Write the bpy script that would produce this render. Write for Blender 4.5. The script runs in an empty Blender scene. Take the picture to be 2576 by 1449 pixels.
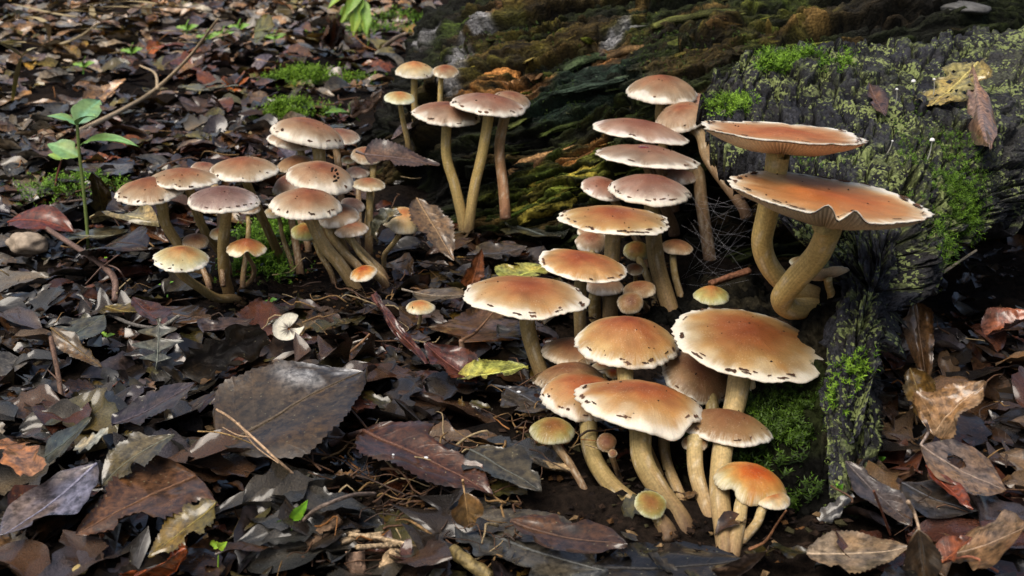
import bpy, math, random
import numpy as np
from mathutils import Vector, Matrix

# ------------------------------------------------------------------ camera, sky, sun, exposure
scene = bpy.context.scene
COL = scene.collection
CAM_H, PITCH, VFOV = 0.25, math.radians(18.0), math.radians(27.0)
PW, PH = 2576.0, 1449.0                       # photo reading grid
FPX = PH / 2 / math.tan(VFOV / 2)
cam_d = bpy.data.cameras.new('camera')
cam = bpy.data.objects.new('camera', cam_d); COL.objects.link(cam)
cam.location = (0, 0, CAM_H); cam.rotation_euler = (math.radians(90) - PITCH, 0, 0)
cam_d.sensor_width = 36.0; cam_d.lens = 18.0 / (PW / 2 / FPX)
cam_d.clip_start = 0.01; cam_d.clip_end = 200
cam_d.dof.use_dof = True; cam_d.dof.focus_distance = 0.62; cam_d.dof.aperture_fstop = 28
scene.camera = cam

SUN_EL, SUN_AZ = math.radians(60), math.radians(-140)      # azimuth clockwise from +Y: high, from the left and a little from the path side
world = bpy.data.worlds.new('World'); scene.world = world; world.use_nodes = True
wn = world.node_tree.nodes; wl = world.node_tree.links
sky = wn.new('ShaderNodeTexSky'); sky.sky_type = 'NISHITA'; sky.sun_disc = False
sky.sun_elevation = SUN_EL; sky.sun_rotation = SUN_AZ
sky.air_density = 1.0; sky.dust_density = 6.0; sky.ozone_density = 0.3
wn['Background'].inputs['Strength'].default_value = 0.085
wl.new(sky.outputs[0], wn['Background'].inputs['Color'])
sd = bpy.data.lights.new('sun', 'SUN'); sd.energy = 2.0; sd.angle = math.radians(42); sd.color = (1.0, 0.94, 0.84)
sun = bpy.data.objects.new('sun', sd); COL.objects.link(sun)
sdir = Vector((math.sin(SUN_AZ) * math.cos(SUN_EL), math.cos(SUN_AZ) * math.cos(SUN_EL), math.sin(SUN_EL)))
sun.rotation_euler = sdir.to_track_quat('Z', 'Y').to_euler()
scene.view_settings.view_transform = 'Standard'; scene.view_settings.look = 'None'
scene.view_settings.gamma = 1.0; scene.view_settings.use_curve_mapping = False
scene.view_settings.exposure = 0.4
scene.cycles.max_bounces = 6; scene.cycles.diffuse_bounces = 3; scene.cycles.glossy_bounces = 3
scene.cycles.transmission_bounces = 4; scene.cycles.use_denoising = True

# ------------------------------------------------------------------ helpers: noise
rng = np.random.default_rng(11)
random.seed(5)
def _h(ix, iy, iz, seed):
    n = (ix * 374761393 + iy * 668265263 + iz * 2147483647 + seed * 974634541) & 0xFFFFFFFF
    n = ((n ^ (n >> 13)) * 1274126177) & 0xFFFFFFFF
    n = ((n ^ (n >> 16)) * 2246822519) & 0xFFFFFFFF
    return ((n ^ (n >> 13)) & 0xFFFFFF) / float(0xFFFFFF)
def vn(x, y, z=0.0, seed=0):
    x, y, z = np.broadcast_arrays(np.asarray(x, float), np.asarray(y, float), np.asarray(z, float))
    ix, iy, iz = (np.floor(a).astype(np.int64) for a in (x, y, z))
    fx, fy, fz = x - ix, y - iy, z - iz
    fx, fy, fz = (f * f * (3 - 2 * f) for f in (fx, fy, fz))
    r = 0
    for dx in (0, 1):
        for dy in (0, 1):
            for dz in (0, 1):
                w = (fx if dx else 1 - fx) * (fy if dy else 1 - fy) * (fz if dz else 1 - fz)
                r = r + w * _h(ix + dx, iy + dy, iz + dz, seed)
    return r * 2 - 1
def fbm(x, y, z=0.0, seed=0, o=4, g=0.5):
    r, a, s = 0, 1.0, 1.0
    for i in range(o):
        r = r + a * vn(np.asarray(x) * s, np.asarray(y) * s, np.asarray(z) * s, seed + i * 7); a *= g; s *= 2.03
    return r
def worley(x, y, seed=0):                                    # nearest, second nearest, a random number per cell
    ix, iy = np.floor(x).astype(np.int64), np.floor(y).astype(np.int64)
    f1 = np.full(x.shape, 9.0); f2 = np.full(x.shape, 9.0); rid = np.zeros(x.shape)
    for dx in (-1, 0, 1):
        for dy in (-1, 0, 1):
            cx, cy = ix + dx, iy + dy
            px_, py_ = cx + _h(cx, cy, cx * 0, seed), cy + _h(cx, cy, cx * 0 + 1, seed)
            d = np.hypot(x - px_, y - py_); rr = _h(cx, cy, cx * 0 + 2, seed)
            near_ = d < f1; f2 = np.where(near_, f1, np.minimum(f2, d)); rid = np.where(near_, rr, rid); f1 = np.where(near_, d, f1)
    return f1, f2, rid
def sstep(a, b, x):
    t = np.clip((x - a) / (b - a), 0, 1); return t * t * (3 - 2 * t)
def mixc(a, b, t):
    a = np.asarray(a, float); b = np.asarray(b, float); t = np.asarray(t)[..., None]
    return a * (1 - t) + b * t

# ------------------------------------------------------------------ helpers: pixels of the photo -> points of the place
CP, SP = math.cos(PITCH), math.sin(PITCH)
def ray(px, py):
    u = (px - PW / 2) / FPX; v = (PH / 2 - py) / FPX
    return Vector((u, CP + v * SP, -SP + v * CP))           # camera depth 1
def at(px, py, Y):
    r = ray(px, py); return Vector((0, 0, CAM_H)) + r * (Y / r.y)
def proj(x, y, z):
    dz = z - CAM_H
    d = y * CP - dz * SP; v = (y * SP + dz * CP) / d; u = x / d
    return PW / 2 + u * FPX, PH / 2 - v * FPX
def depth_of(p):
    return p.y * CP - (p.z - CAM_H) * SP
def gz(x, y):                                               # relief of the forest floor
    x = np.asarray(x, float); y = np.asarray(y, float)
    return 0.010 * fbm(x * 4.1, y * 4.1, 0, 3, 3) + 0.004 * fbm(x * 19, y * 19, 0, 9, 2) * sstep(3, 1, y)
def ground(px, py, h=0.0):
    r = ray(px, py); z = h; p = None
    for _ in range(4):
        k = (z - CAM_H) / r.z; p = Vector((0, 0, CAM_H)) + r * k
        z = float(gz(p.x, p.y)) + h
    return p

# ------------------------------------------------------------------ helpers: meshes and objects
def mk_mesh(name, V, F, mat=None, attrs=None, smooth=True):
    V = np.asarray(V, np.float32)
    me = bpy.data.meshes.new(name)
    if isinstance(F, np.ndarray):
        k = F.shape[1]; n = len(F)
        me.vertices.add(len(V)); me.vertices.foreach_set('co', V.ravel())
        me.loops.add(n * k); me.loops.foreach_set('vertex_index', F.astype(np.int32).ravel())
        me.polygons.add(n); me.polygons.foreach_set('loop_start', np.arange(0, n * k, k, dtype=np.int32))
        me.update(calc_edges=True)
    else:
        me.from_pydata(V.tolist(), [], [list(f) for f in F])
    for an, arr in (attrs or {}).items():
        arr = np.asarray(arr, np.float32)
        if arr.ndim == 1:
            a = me.attributes.new(an, 'FLOAT', 'POINT'); a.data.foreach_set('value', arr)
        elif an == 'col':
            a = me.attributes.new(an, 'FLOAT_COLOR', 'POINT')
            a.data.foreach_set('color', np.concatenate([arr[:, :3], np.ones((len(arr), 1), np.float32)], 1).ravel())
        else:
            a = me.attributes.new(an, 'FLOAT_VECTOR', 'POINT'); a.data.foreach_set('vector', arr.ravel())
    if smooth: me.shade_smooth()
    if mat: me.materials.append(mat)
    return me
def obj(name, me, parent=None, label=None, cat=None, group=None, kind=None):
    o = bpy.data.objects.new(name, me); COL.objects.link(o)
    if parent is not None: o.parent = parent
    if label: o['label'] = label
    if cat: o['category'] = cat
    if group: o['group'] = group
    if kind: o['kind'] = kind
    return o
def thing(name, loc, label, cat, group=None):
    o = obj(name, None, None, label, cat, group); o.empty_display_size = 0.01; o.location = loc
    return o
def child(name, V, F, mat, parent, attrs=None, smooth=True, kind=None, label=None):
    V = np.asarray(V, float) - np.array(parent_loc(parent))
    return obj(name, mk_mesh(name, V, F, mat, attrs, smooth), parent, label, None, None, kind)
def parent_loc(p):
    l = Vector(p.location)
    while p.parent: p = p.parent; l += Vector(p.location)
    return l
def gridF(nu, nv, wrap=False):                              # nu rows x nv columns
    i = np.arange(nu - 1)[:, None]; j = np.arange(nv if wrap else nv - 1)[None, :]
    j2 = (j + 1) % nv
    q = np.stack([i * nv + j, i * nv + j2, (i + 1) * nv + j2, (i + 1) * nv + j], -1)
    return q.reshape(-1, 4)
def cr(P, n, tt=None):                                               # Catmull-Rom along axis 0, n samples
    P = np.asarray(P, float); m = len(P)
    Q = np.concatenate([[2 * P[0] - P[1]], P, [2 * P[-1] - P[-2]]])
    t = np.linspace(0, m - 1 - 1e-9, n) if tt is None else np.clip(tt, 0, m - 1 - 1e-9); i = t.astype(int); f = t - i
    sh = (n,) + (1,) * (P.ndim - 1); f = f.reshape(sh)
    a, b, c, d = Q[i], Q[i + 1], Q[i + 2], Q[i + 3]
    return 0.5 * ((2 * b) + (c - a) * f + (2 * a - 5 * b + 4 * c - d) * f ** 2 + (3 * b - a - 3 * c + d) * f ** 3)
def tube(P, R, seg=12, n=None, jitter=0.0, seed=0, caps=True):
    P = np.asarray([tuple(p) for p in P], float); R = np.asarray(R, float)
    if n:
        if len(R) != len(P): R = np.interp(np.linspace(0, 1, len(P)), np.linspace(0, 1, len(R)), R)
        R = np.interp(np.linspace(0, 1, n), np.linspace(0, 1, len(R)), R); P = cr(P, n)
    m = len(P)
    T = np.gradient(P, axis=0); T /= np.linalg.norm(T, axis=1)[:, None] + 1e-12
    ref = np.array([0, 1, 0.13]) if abs(T[0][1]) < 0.9 else np.array([1, 0, 0.1])
    N = np.zeros_like(P); v = ref
    for k in range(m):
        v = v - T[k] * np.dot(v, T[k]); v = v / (np.linalg.norm(v) + 1e-12); N[k] = v
    B = np.cross(T, N)
    a = np.linspace(0, 2 * math.pi, seg, endpoint=False)
    rr = R[:, None] * np.ones(seg)
    if jitter: rr = rr * (1 + jitter * fbm(np.cos(a)[None, :] * 1.5 + 0 * rr, np.sin(a)[None, :] * 1.5 + 0 * rr, np.linspace(0, 6, m)[:, None] + 0 * rr, seed, 3))
    V = P[:, None, :] + rr[..., None] * (np.cos(a)[None, :, None] * N[:, None, :] + np.sin(a)[None, :, None] * B[:, None, :])
    V = V.reshape(-1, 3); F = gridF(m, seg, True)
    tt = np.repeat(np.linspace(0, 1, m), seg); aa = np.tile(a, m)
    if caps:
        V = np.concatenate([V, P[:1] - T[:1] * R[0] * 0.3, P[-1:] + T[-1:] * R[-1] * 0.3])
        j = np.arange(seg); j2 = (j + 1) % seg; c0, c1 = m * seg, m * seg + 1; b = (m - 1) * seg
        F = np.concatenate([F, np.stack([j2, j, j * 0 + c0, j * 0 + c0], -1), np.stack([b + j, b + j2, j * 0 + c1, j * 0 + c1], -1)])
        tt = np.concatenate([tt, [0, 1]]); aa = np.concatenate([aa, [0, 0]])
        F = [tuple(dict.fromkeys(f)) for f in F.tolist()]
    return V, F, tt, aa
class Bag:                                                  # collects many small pieces into one mesh
    def __init__(s): s.V = []; s.F = []; s.C = []; s.n = 0
    def add(s, V, F, c):
        V = np.asarray(V, float); s.V.append(V)
        F = F.tolist() if isinstance(F, np.ndarray) else F
        s.F += [tuple(i + s.n for i in f) for f in F]
        c = np.asarray(c, float); s.C.append(np.broadcast_to(c, (len(V), 3)) if c.ndim == 1 else c); s.n += len(V)
    def mesh(s, name, mat, off=(0, 0, 0), smooth=True):
        return mk_mesh(name, np.concatenate(s.V) - np.array(off), s.F, mat, {'col': np.concatenate(s.C)}, smooth)

# ------------------------------------------------------------------ materials
def mat_base(name, rough=0.5, noise_scale=900, noise_amt=0.35, bump=0.3, bump_dist=0.0004, sss=0.0, spec=0.5, coat=0.0, rough_var=0.0, vec='Object'):
    m = bpy.data.materials.new(name); m.use_nodes = True
    N, L = m.node_tree.nodes, m.node_tree.links; b = N['Principled BSDF']
    att = N.new('ShaderNodeAttribute'); att.attribute_name = 'col'
    tc = N.new('ShaderNodeTexCoord')
    nz = N.new('ShaderNodeTexNoise'); nz.inputs['Scale'].default_value = noise_scale; nz.inputs['Detail'].default_value = 4
    L.new(tc.outputs[vec], nz.inputs['Vector'])
    mr = N.new('ShaderNodeMapRange'); mr.inputs['From Min'].default_value = 0.3; mr.inputs['From Max'].default_value = 0.7
    mr.inputs['To Min'].default_value = 1 - noise_amt; mr.inputs['To Max'].default_value = 1 + noise_amt
    L.new(nz.outputs['Fac'], mr.inputs['Value'])
    mul = N.new('ShaderNodeVectorMath'); mul.operation = 'SCALE'
    L.new(att.outputs['Color'], mul.inputs[0]); L.new(mr.outputs[0], mul.inputs['Scale'])
    L.new(mul.outputs[0], b.inputs['Base Color'])
    b.inputs['Roughness'].default_value = rough
    if rough_var:
        n2 = N.new('ShaderNodeTexNoise'); n2.inputs['Scale'].default_value = noise_scale * 0.13
        L.new(tc.outputs[vec], n2.inputs['Vector'])
        r2 = N.new('ShaderNodeMapRange'); r2.inputs['From Min'].default_value = 0.3; r2.inputs['From Max'].default_value = 0.7
        r2.inputs['To Min'].default_value = rough - rough_var; r2.inputs['To Max'].default_value = rough + rough_var
        L.new(n2.outputs['Fac'], r2.inputs['Value']); L.new(r2.outputs[0], b.inputs['Roughness'])
    b.inputs['Specular IOR Level'].default_value = spec
    b.inputs['Coat Weight'].default_value = coat; b.inputs['Coat Roughness'].default_value = 0.13
    if sss:
        b.inputs['Subsurface Weight'].default_value = sss; b.inputs['Subsurface Radius'].default_value = (1.0, 0.5, 0.25)
        b.inputs['Subsurface Scale'].default_value = 0.003
    bp = N.new('ShaderNodeBump'); bp.inputs['Strength'].default_value = bump; bp.inputs['Distance'].default_value = bump_dist
    L.new(nz.outputs['Fac'], bp.inputs['Height']); L.new(bp.outputs[0], b.inputs['Normal'])
    m['nodes_ready'] = 1
    return m

def n_of(m, t): return [n for n in m.node_tree.nodes if n.bl_idname == t]
M_SOIL = mat_base('damp_soil', 0.85, 260, 0.6, 0.9, 0.003, spec=0.08)
M_STEM = mat_base('mushroom_stem', 0.6, 800, 0.22, 0.35, 0.0004, sss=0.05, spec=0.25)
M_GILL = mat_base('mushroom_gills', 0.7, 700, 0.15, 0.2, 0.0002, sss=0.1, spec=0.2)
M_FLAKE = mat_base('veil_flake', 0.8, 1500, 0.4, 0.3, 0.0002, spec=0.2)
M_WOOD = mat_base('rotten_wood', 0.8, 520, 0.6, 0.9, 0.0012, spec=0.18, rough_var=0.15)
M_BARK = mat_base('dark_bark', 0.7, 620, 0.7, 1.0, 0.0016, spec=0.2, rough_var=0.2)
def lichen_flecks(m, scale, lo, hi, col, amt):
    N, L = m.node_tree.nodes, m.node_tree.links; b = N['Principled BSDF']; src = b.inputs['Base Color'].links[0].from_socket
    tc = n_of(m, 'ShaderNodeTexCoord')[0]
    a = N.new('ShaderNodeTexNoise'); a.inputs['Scale'].default_value = scale; a.inputs['Detail'].default_value = 3; L.new(tc.outputs['Object'], a.inputs['Vector'])
    c = N.new('ShaderNodeTexNoise'); c.inputs['Scale'].default_value = scale * .09; c.inputs['Detail'].default_value = 2; L.new(tc.outputs['Object'], c.inputs['Vector'])
    ad = N.new('ShaderNodeMath'); ad.operation = 'MULTIPLY_ADD'; ad.inputs[1].default_value = .95; L.new(c.outputs['Fac'], ad.inputs[0]); L.new(a.outputs['Fac'], ad.inputs[2])
    r = N.new('ShaderNodeMapRange'); r.inputs['From Min'].default_value = lo; r.inputs['From Max'].default_value = hi; r.inputs['To Max'].default_value = amt; L.new(ad.outputs[0], r.inputs['Value'])
    mx = N.new('ShaderNodeMix'); mx.data_type = 'RGBA'; mx.inputs['B'].default_value = (*col, 1); L.new(r.outputs[0], mx.inputs['Factor']); L.new(src, mx.inputs['A']); L.new(mx.outputs['Result'], b.inputs['Base Color'])

lichen_flecks(M_BARK, 400, 1.09, 1.13, (.25, .30, .11), .85)
M_DARKWOOD = mat_base('shade_black_rotten_wood', 0.9, 420, 0.7, 0.9, 0.0015, spec=0.04)  # rotten wood kept near black, painting in the shadow under the bark
M_MOSS = mat_base('moss_green', 0.55, 600, 0.35, 0.1, 0.0002, spec=0.3)
M_TWIG = mat_base('twig_bark', 0.6, 700, 0.45, 0.8, 0.0006, spec=0.4)
M_STONE = mat_base('stone', 0.7, 240, 0.35, 0.6, 0.001, spec=0.35)
M_THREAD = mat_base('spider_silk', 0.35, 300, 0.1, 0.0, 0.0001, spec=0.6)
M_GREEN = mat_base('green_leaf', 0.45, 350, 0.2, 0.3, 0.0003, spec=0.4)

def mat_cap():
    m = mat_base('mushroom_cap', 0.5, 1300, 0.09, 0.3, 0.0003, sss=0.06, spec=0.3, coat=.08)
    N, L = m.node_tree.nodes, m.node_tree.links; b = N['Principled BSDF']
    cu = N.new('ShaderNodeAttribute'); cu.attribute_name = 'cuv'          # (cos, sin, r)
    sp = N.new('ShaderNodeSeparateXYZ'); L.new(cu.outputs['Vector'], sp.inputs[0])
    sc = N.new('ShaderNodeVectorMath'); sc.operation = 'MULTIPLY'; sc.inputs[1].default_value = (20, 20, 4)
    L.new(cu.outputs['Vector'], sc.inputs[0])
    fib = N.new('ShaderNodeTexNoise'); fib.inputs['Scale'].default_value = 1.0; fib.inputs['Detail'].default_value = 5; fib.inputs['Roughness'].default_value = 0.65
    L.new(sc.outputs[0], fib.inputs['Vector'])
    rimf = N.new('ShaderNodeMapRange'); rimf.inputs['From Min'].default_value = 0.78; rimf.inputs['From Max'].default_value = 1.0
    L.new(sp.outputs['Z'], rimf.inputs['Value'])
    add = N.new('ShaderNodeMath'); add.operation = 'MULTIPLY_ADD'; add.inputs[1].default_value = 2.6; add.inputs[2].default_value = -1.15
    L.new(fib.outputs['Fac'], add.inputs[0])
    mm = N.new('ShaderNodeMath'); mm.operation = 'MULTIPLY'; mm.use_clamp = True
    L.new(add.outputs[0], mm.inputs[0]); L.new(rimf.outputs[0], mm.inputs[1])
    src = b.inputs['Base Color'].links[0].from_socket
    # pale fibrils towards the rim
    mx = N.new('ShaderNodeMix'); mx.data_type = 'RGBA'
    mx.inputs['B'].default_value = (0.84, 0.77, 0.62, 1)
    m2 = N.new('ShaderNodeMath'); m2.operation = 'MULTIPLY'; m2.inputs[1].default_value = 1.0; m2.use_clamp = True
    L.new(mm.outputs[0], m2.inputs[0]); L.new(m2.outputs[0], mx.inputs['Factor']); L.new(src, mx.inputs['A'])
    # frosty specks over the whole cap
    tc = n_of(m, 'ShaderNodeTexCoord')[0]
    vo = N.new('ShaderNodeTexNoise'); vo.inputs['Scale'].default_value = 1500; vo.inputs['Detail'].default_value = 2; L.new(tc.outputs['Object'], vo.inputs['Vector'])
    lo = N.new('ShaderNodeTexNoise'); lo.inputs['Scale'].default_value = 120; L.new(tc.outputs['Object'], lo.inputs['Vector'])
    th = N.new('ShaderNodeMapRange'); th.inputs['From Min'].default_value = 0.60; th.inputs['From Max'].default_value = 0.74
    L.new(vo.outputs['Fac'], th.inputs['Value'])
    lt = N.new('ShaderNodeMapRange'); lt.inputs['From Min'].default_value = 0.42; lt.inputs['From Max'].default_value = 0.62; lt.inputs['To Max'].default_value = 0.45
    L.new(lo.outputs['Fac'], lt.inputs['Value'])
    sm = N.new('ShaderNodeMath'); sm.operation = 'MULTIPLY'; L.new(th.outputs[0], sm.inputs[0]); L.new(lt.outputs[0], sm.inputs[1])
    mx2 = N.new('ShaderNodeMix'); mx2.data_type = 'RGBA'; mx2.inputs['B'].default_value = (0.78, 0.66, 0.48, 1)
    L.new(sm.outputs[0], mx2.inputs['Factor']); L.new(mx.outputs['Result'], mx2.inputs['A'])
    L.new(mx2.outputs['Result'], b.inputs['Base Color'])
    bp = n_of(m, 'ShaderNodeBump')[0]
    b2 = N.new('ShaderNodeBump'); b2.inputs['Strength'].default_value = 0.4; b2.inputs['Distance'].default_value = 0.0008
    L.new(fib.outputs['Fac'], b2.inputs['Height']); L.new(bp.outputs[0], b2.inputs['Normal']); L.new(b2.outputs[0], b.inputs['Normal'])
    return m
M_CAP = mat_cap()
def wood_streaks(m):
    N, L = m.node_tree.nodes, m.node_tree.links; b = N['Principled BSDF']; src = b.inputs['Base Color'].links[0].from_socket
    cu = N.new('ShaderNodeAttribute'); cu.attribute_name = 'guv'
    sc = N.new('ShaderNodeVectorMath'); sc.operation = 'MULTIPLY'; sc.inputs[1].default_value = (75, 280, 1); L.new(cu.outputs['Vector'], sc.inputs[0])
    nz = N.new('ShaderNodeTexNoise'); nz.inputs['Scale'].default_value = 1; nz.inputs['Detail'].default_value = 5; nz.inputs['Roughness'].default_value = .62; nz.inputs['Distortion'].default_value = .2; L.new(sc.outputs[0], nz.inputs['Vector'])
    r = N.new('ShaderNodeMapRange'); r.inputs['From Min'].default_value = .40; r.inputs['From Max'].default_value = .66; r.inputs['To Min'].default_value = .45; r.inputs['To Max'].default_value = 1.4; L.new(nz.outputs['Fac'], r.inputs['Value'])
    s = N.new('ShaderNodeVectorMath'); s.operation = 'SCALE'; L.new(src, s.inputs[0]); L.new(r.outputs[0], s.inputs['Scale']); L.new(s.outputs[0], b.inputs['Base Color'])
    bp = n_of(m, 'ShaderNodeBump')[0]; b2 = N.new('ShaderNodeBump'); b2.inputs['Strength'].default_value = .9; b2.inputs['Distance'].default_value = .004
    L.new(nz.outputs['Fac'], b2.inputs['Height']); L.new(bp.outputs[0], b2.inputs['Normal']); L.new(b2.outputs[0], b.inputs['Normal'])
M_LOG = mat_base('log_wood', 0.75, 520, 0.6, 0.9, 0.0012, spec=0.22, rough_var=0.15)
wood_streaks(M_LOG)
def stem_streaks(m):
    N, L = m.node_tree.nodes, m.node_tree.links; b = N['Principled BSDF']; src = b.inputs['Base Color'].links[0].from_socket
    cu = N.new('ShaderNodeAttribute'); cu.attribute_name = 'cuv'
    sc = N.new('ShaderNodeVectorMath'); sc.operation = 'MULTIPLY'; sc.inputs[1].default_value = (7, 7, 5); L.new(cu.outputs['Vector'], sc.inputs[0])
    nz = N.new('ShaderNodeTexNoise'); nz.inputs['Scale'].default_value = 1; nz.inputs['Detail'].default_value = 6; nz.inputs['Roughness'].default_value = .68; L.new(sc.outputs[0], nz.inputs['Vector'])
    r = N.new('ShaderNodeMapRange'); r.inputs['From Min'].default_value = .3; r.inputs['From Max'].default_value = .7; r.inputs['To Min'].default_value = .74; r.inputs['To Max'].default_value = 1.2; L.new(nz.outputs['Fac'], r.inputs['Value'])
    s = N.new('ShaderNodeVectorMath'); s.operation = 'SCALE'; L.new(src, s.inputs[0]); L.new(r.outputs[0], s.inputs['Scale']); L.new(s.outputs[0], b.inputs['Base Color'])
    bp = n_of(m, 'ShaderNodeBump')[0]; b2 = N.new('ShaderNodeBump'); b2.inputs['Strength'].default_value = .25; b2.inputs['Distance'].default_value = .0006
    L.new(nz.outputs['Fac'], b2.inputs['Height']); L.new(bp.outputs[0], b2.inputs['Normal']); L.new(b2.outputs[0], b.inputs['Normal'])
stem_streaks(M_STEM)

def mat_leaf():
    m = mat_base('dead_leaf', 0.40, 420, 0.4, 0.5, 0.0004, spec=0.4, coat=.9, rough_var=0.18)
    N, L = m.node_tree.nodes, m.node_tree.links; b = N['Principled BSDF']
    lu = N.new('ShaderNodeAttribute'); lu.attribute_name = 'luv'          # (s along 0..1, t across -1..1, len)
    sp = N.new('ShaderNodeSeparateXYZ'); L.new(lu.outputs['Vector'], sp.inputs[0])
    ab = N.new('ShaderNodeMath'); ab.operation = 'ABSOLUTE'; L.new(sp.outputs['Y'], ab.inputs[0])
    # side veins
    k = N.new('ShaderNodeMath'); k.operation = 'MULTIPLY_ADD'; k.inputs[1].default_value = -0.22; L.new(ab.outputs[0], k.inputs[0]); L.new(sp.outputs['X'], k.inputs[2])
    vj = N.new('ShaderNodeTexNoise'); vj.inputs['Scale'].default_value = 140; L.new(n_of(m, 'ShaderNodeTexCoord')[0].outputs['Object'], vj.inputs['Vector'])
    kj = N.new('ShaderNodeMath'); kj.operation = 'MULTIPLY_ADD'; kj.inputs[1].default_value = .05; L.new(vj.outputs['Fac'], kj.inputs[0]); L.new(k.outputs[0], kj.inputs[2])
    k2 = N.new('ShaderNodeMath'); k2.operation = 'MULTIPLY'; k2.inputs[1].default_value = 8.0; L.new(kj.outputs[0], k2.inputs[0])
    fr = N.new('ShaderNodeMath'); fr.operation = 'PINGPONG'; fr.inputs[1].default_value = 0.5; L.new(k2.outputs[0], fr.inputs[0])
    v1 = N.new('ShaderNodeMapRange'); v1.inputs['From Min'].default_value = 0.0; v1.inputs['From Max'].default_value = 0.09; v1.inputs['To Min'].default_value = 1; v1.inputs['To Max'].default_value = 0
    L.new(fr.outputs[0], v1.inputs['Value'])
    v2 = N.new('ShaderNodeMapRange'); v2.inputs['From Min'].default_value = 0.015; v2.inputs['From Max'].default_value = 0.07; v2.inputs['To Min'].default_value = 1; v2.inputs['To Max'].default_value = 0
    L.new(ab.outputs[0], v2.inputs['Value'])
    vm = N.new('ShaderNodeMath'); vm.operation = 'MAXIMUM'; L.new(v1.outputs[0], vm.inputs[0]); L.new(v2.outputs[0], vm.inputs[1])
    src = b.inputs['Base Color'].links[0].from_socket
    # blotches of decay
    tc = n_of(m, 'ShaderNodeTexCoord')[0]
    bl = N.new('ShaderNodeTexNoise'); bl.inputs['Scale'].default_value = 60; bl.inputs['Detail'].default_value = 5; bl.inputs['Roughness'].default_value = 0.6
    L.new(tc.outputs['Object'], bl.inputs['Vector'])
    rp = N.new('ShaderNodeMapRange'); rp.inputs['From Min'].default_value = 0.35; rp.inputs['From Max'].default_value = 0.7; rp.inputs['To Min'].default_value = 1.25; rp.inputs['To Max'].default_value = 0.5
    L.new(bl.outputs['Fac'], rp.inputs['Value'])
    s1 = N.new('ShaderNodeVectorMath'); s1.operation = 'SCALE'; L.new(src, s1.inputs[0]); L.new(rp.outputs[0], s1.inputs['Scale'])
    vs = N.new('ShaderNodeMath'); vs.operation = 'MULTIPLY_ADD'; vs.inputs[1].default_value = 0.22; vs.inputs[2].default_value = 1.0; L.new(vm.outputs[0], vs.inputs[0])
    s2 = N.new('ShaderNodeVectorMath'); s2.operation = 'SCALE'; L.new(s1.outputs[0], s2.inputs[0]); L.new(vs.outputs[0], s2.inputs['Scale'])
    # small pale specks
    vo = N.new('ShaderNodeTexVoronoi'); vo.inputs['Scale'].default_value = 420; L.new(tc.outputs['Object'], vo.inputs['Vector'])
    vt = N.new('ShaderNodeMapRange'); vt.inputs['From Min'].default_value = 0.10; vt.inputs['From Max'].default_value = 0.16; vt.inputs['To Min'].default_value = 0.45; vt.inputs['To Max'].default_value = 0
    L.new(vo.outputs['Distance'], vt.inputs['Value'])
    gt = N.new('ShaderNodeMath'); gt.operation = 'GREATER_THAN'; gt.inputs[1].default_value = 0.6
    sx = N.new('ShaderNodeSeparateXYZ'); L.new(vo.outputs['Color'], sx.inputs[0]); L.new(sx.outputs['X'], gt.inputs[0])
    vv = N.new('ShaderNodeMath'); vv.operation = 'MULTIPLY'; L.new(vt.outputs[0], vv.inputs[0]); L.new(gt.outputs[0], vv.inputs[1])
    mx = N.new('ShaderNodeMix'); mx.data_type = 'RGBA'; mx.inputs['B'].default_value = (0.35, 0.33, 0.2, 1)
    L.new(vv.outputs[0], mx.inputs['Factor']); L.new(s2.outputs[0], mx.inputs['A'])
    ds = N.new('ShaderNodeTexNoise'); ds.inputs['Scale'].default_value = 260; ds.inputs['Detail'].default_value = 6; ds.inputs['Roughness'].default_value = .7; L.new(tc.outputs['Object'], ds.inputs['Vector'])
    dm = N.new('ShaderNodeMapRange'); dm.inputs['From Min'].default_value = .46; dm.inputs['From Max'].default_value = .62; dm.inputs['To Min'].default_value = 1.15; dm.inputs['To Max'].default_value = .38; L.new(ds.outputs['Fac'], dm.inputs['Value'])
    s3 = N.new('ShaderNodeVectorMath'); s3.operation = 'SCALE'; L.new(mx.outputs['Result'], s3.inputs[0]); L.new(dm.outputs[0], s3.inputs['Scale'])
    L.new(s3.outputs[0], b.inputs['Base Color'])
    bp = n_of(m, 'ShaderNodeBump')[0]
    b2 = N.new('ShaderNodeBump'); b2.inputs['Strength'].default_value = 0.22; b2.inputs['Distance'].default_value = 0.0005; b2.invert = True
    L.new(vm.outputs[0], b2.inputs['Height']); L.new(bp.outputs[0], b2.inputs['Normal'])
    b3 = N.new('ShaderNodeBump'); b3.inputs['Strength'].default_value = 0.45; b3.inputs['Distance'].default_value = 0.002
    L.new(bl.outputs['Fac'], b3.inputs['Height']); L.new(b2.outputs[0], b3.inputs['Normal']); L.new(b3.outputs[0], b.inputs['Normal'])
    return m
M_LEAF = mat_leaf()
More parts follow.
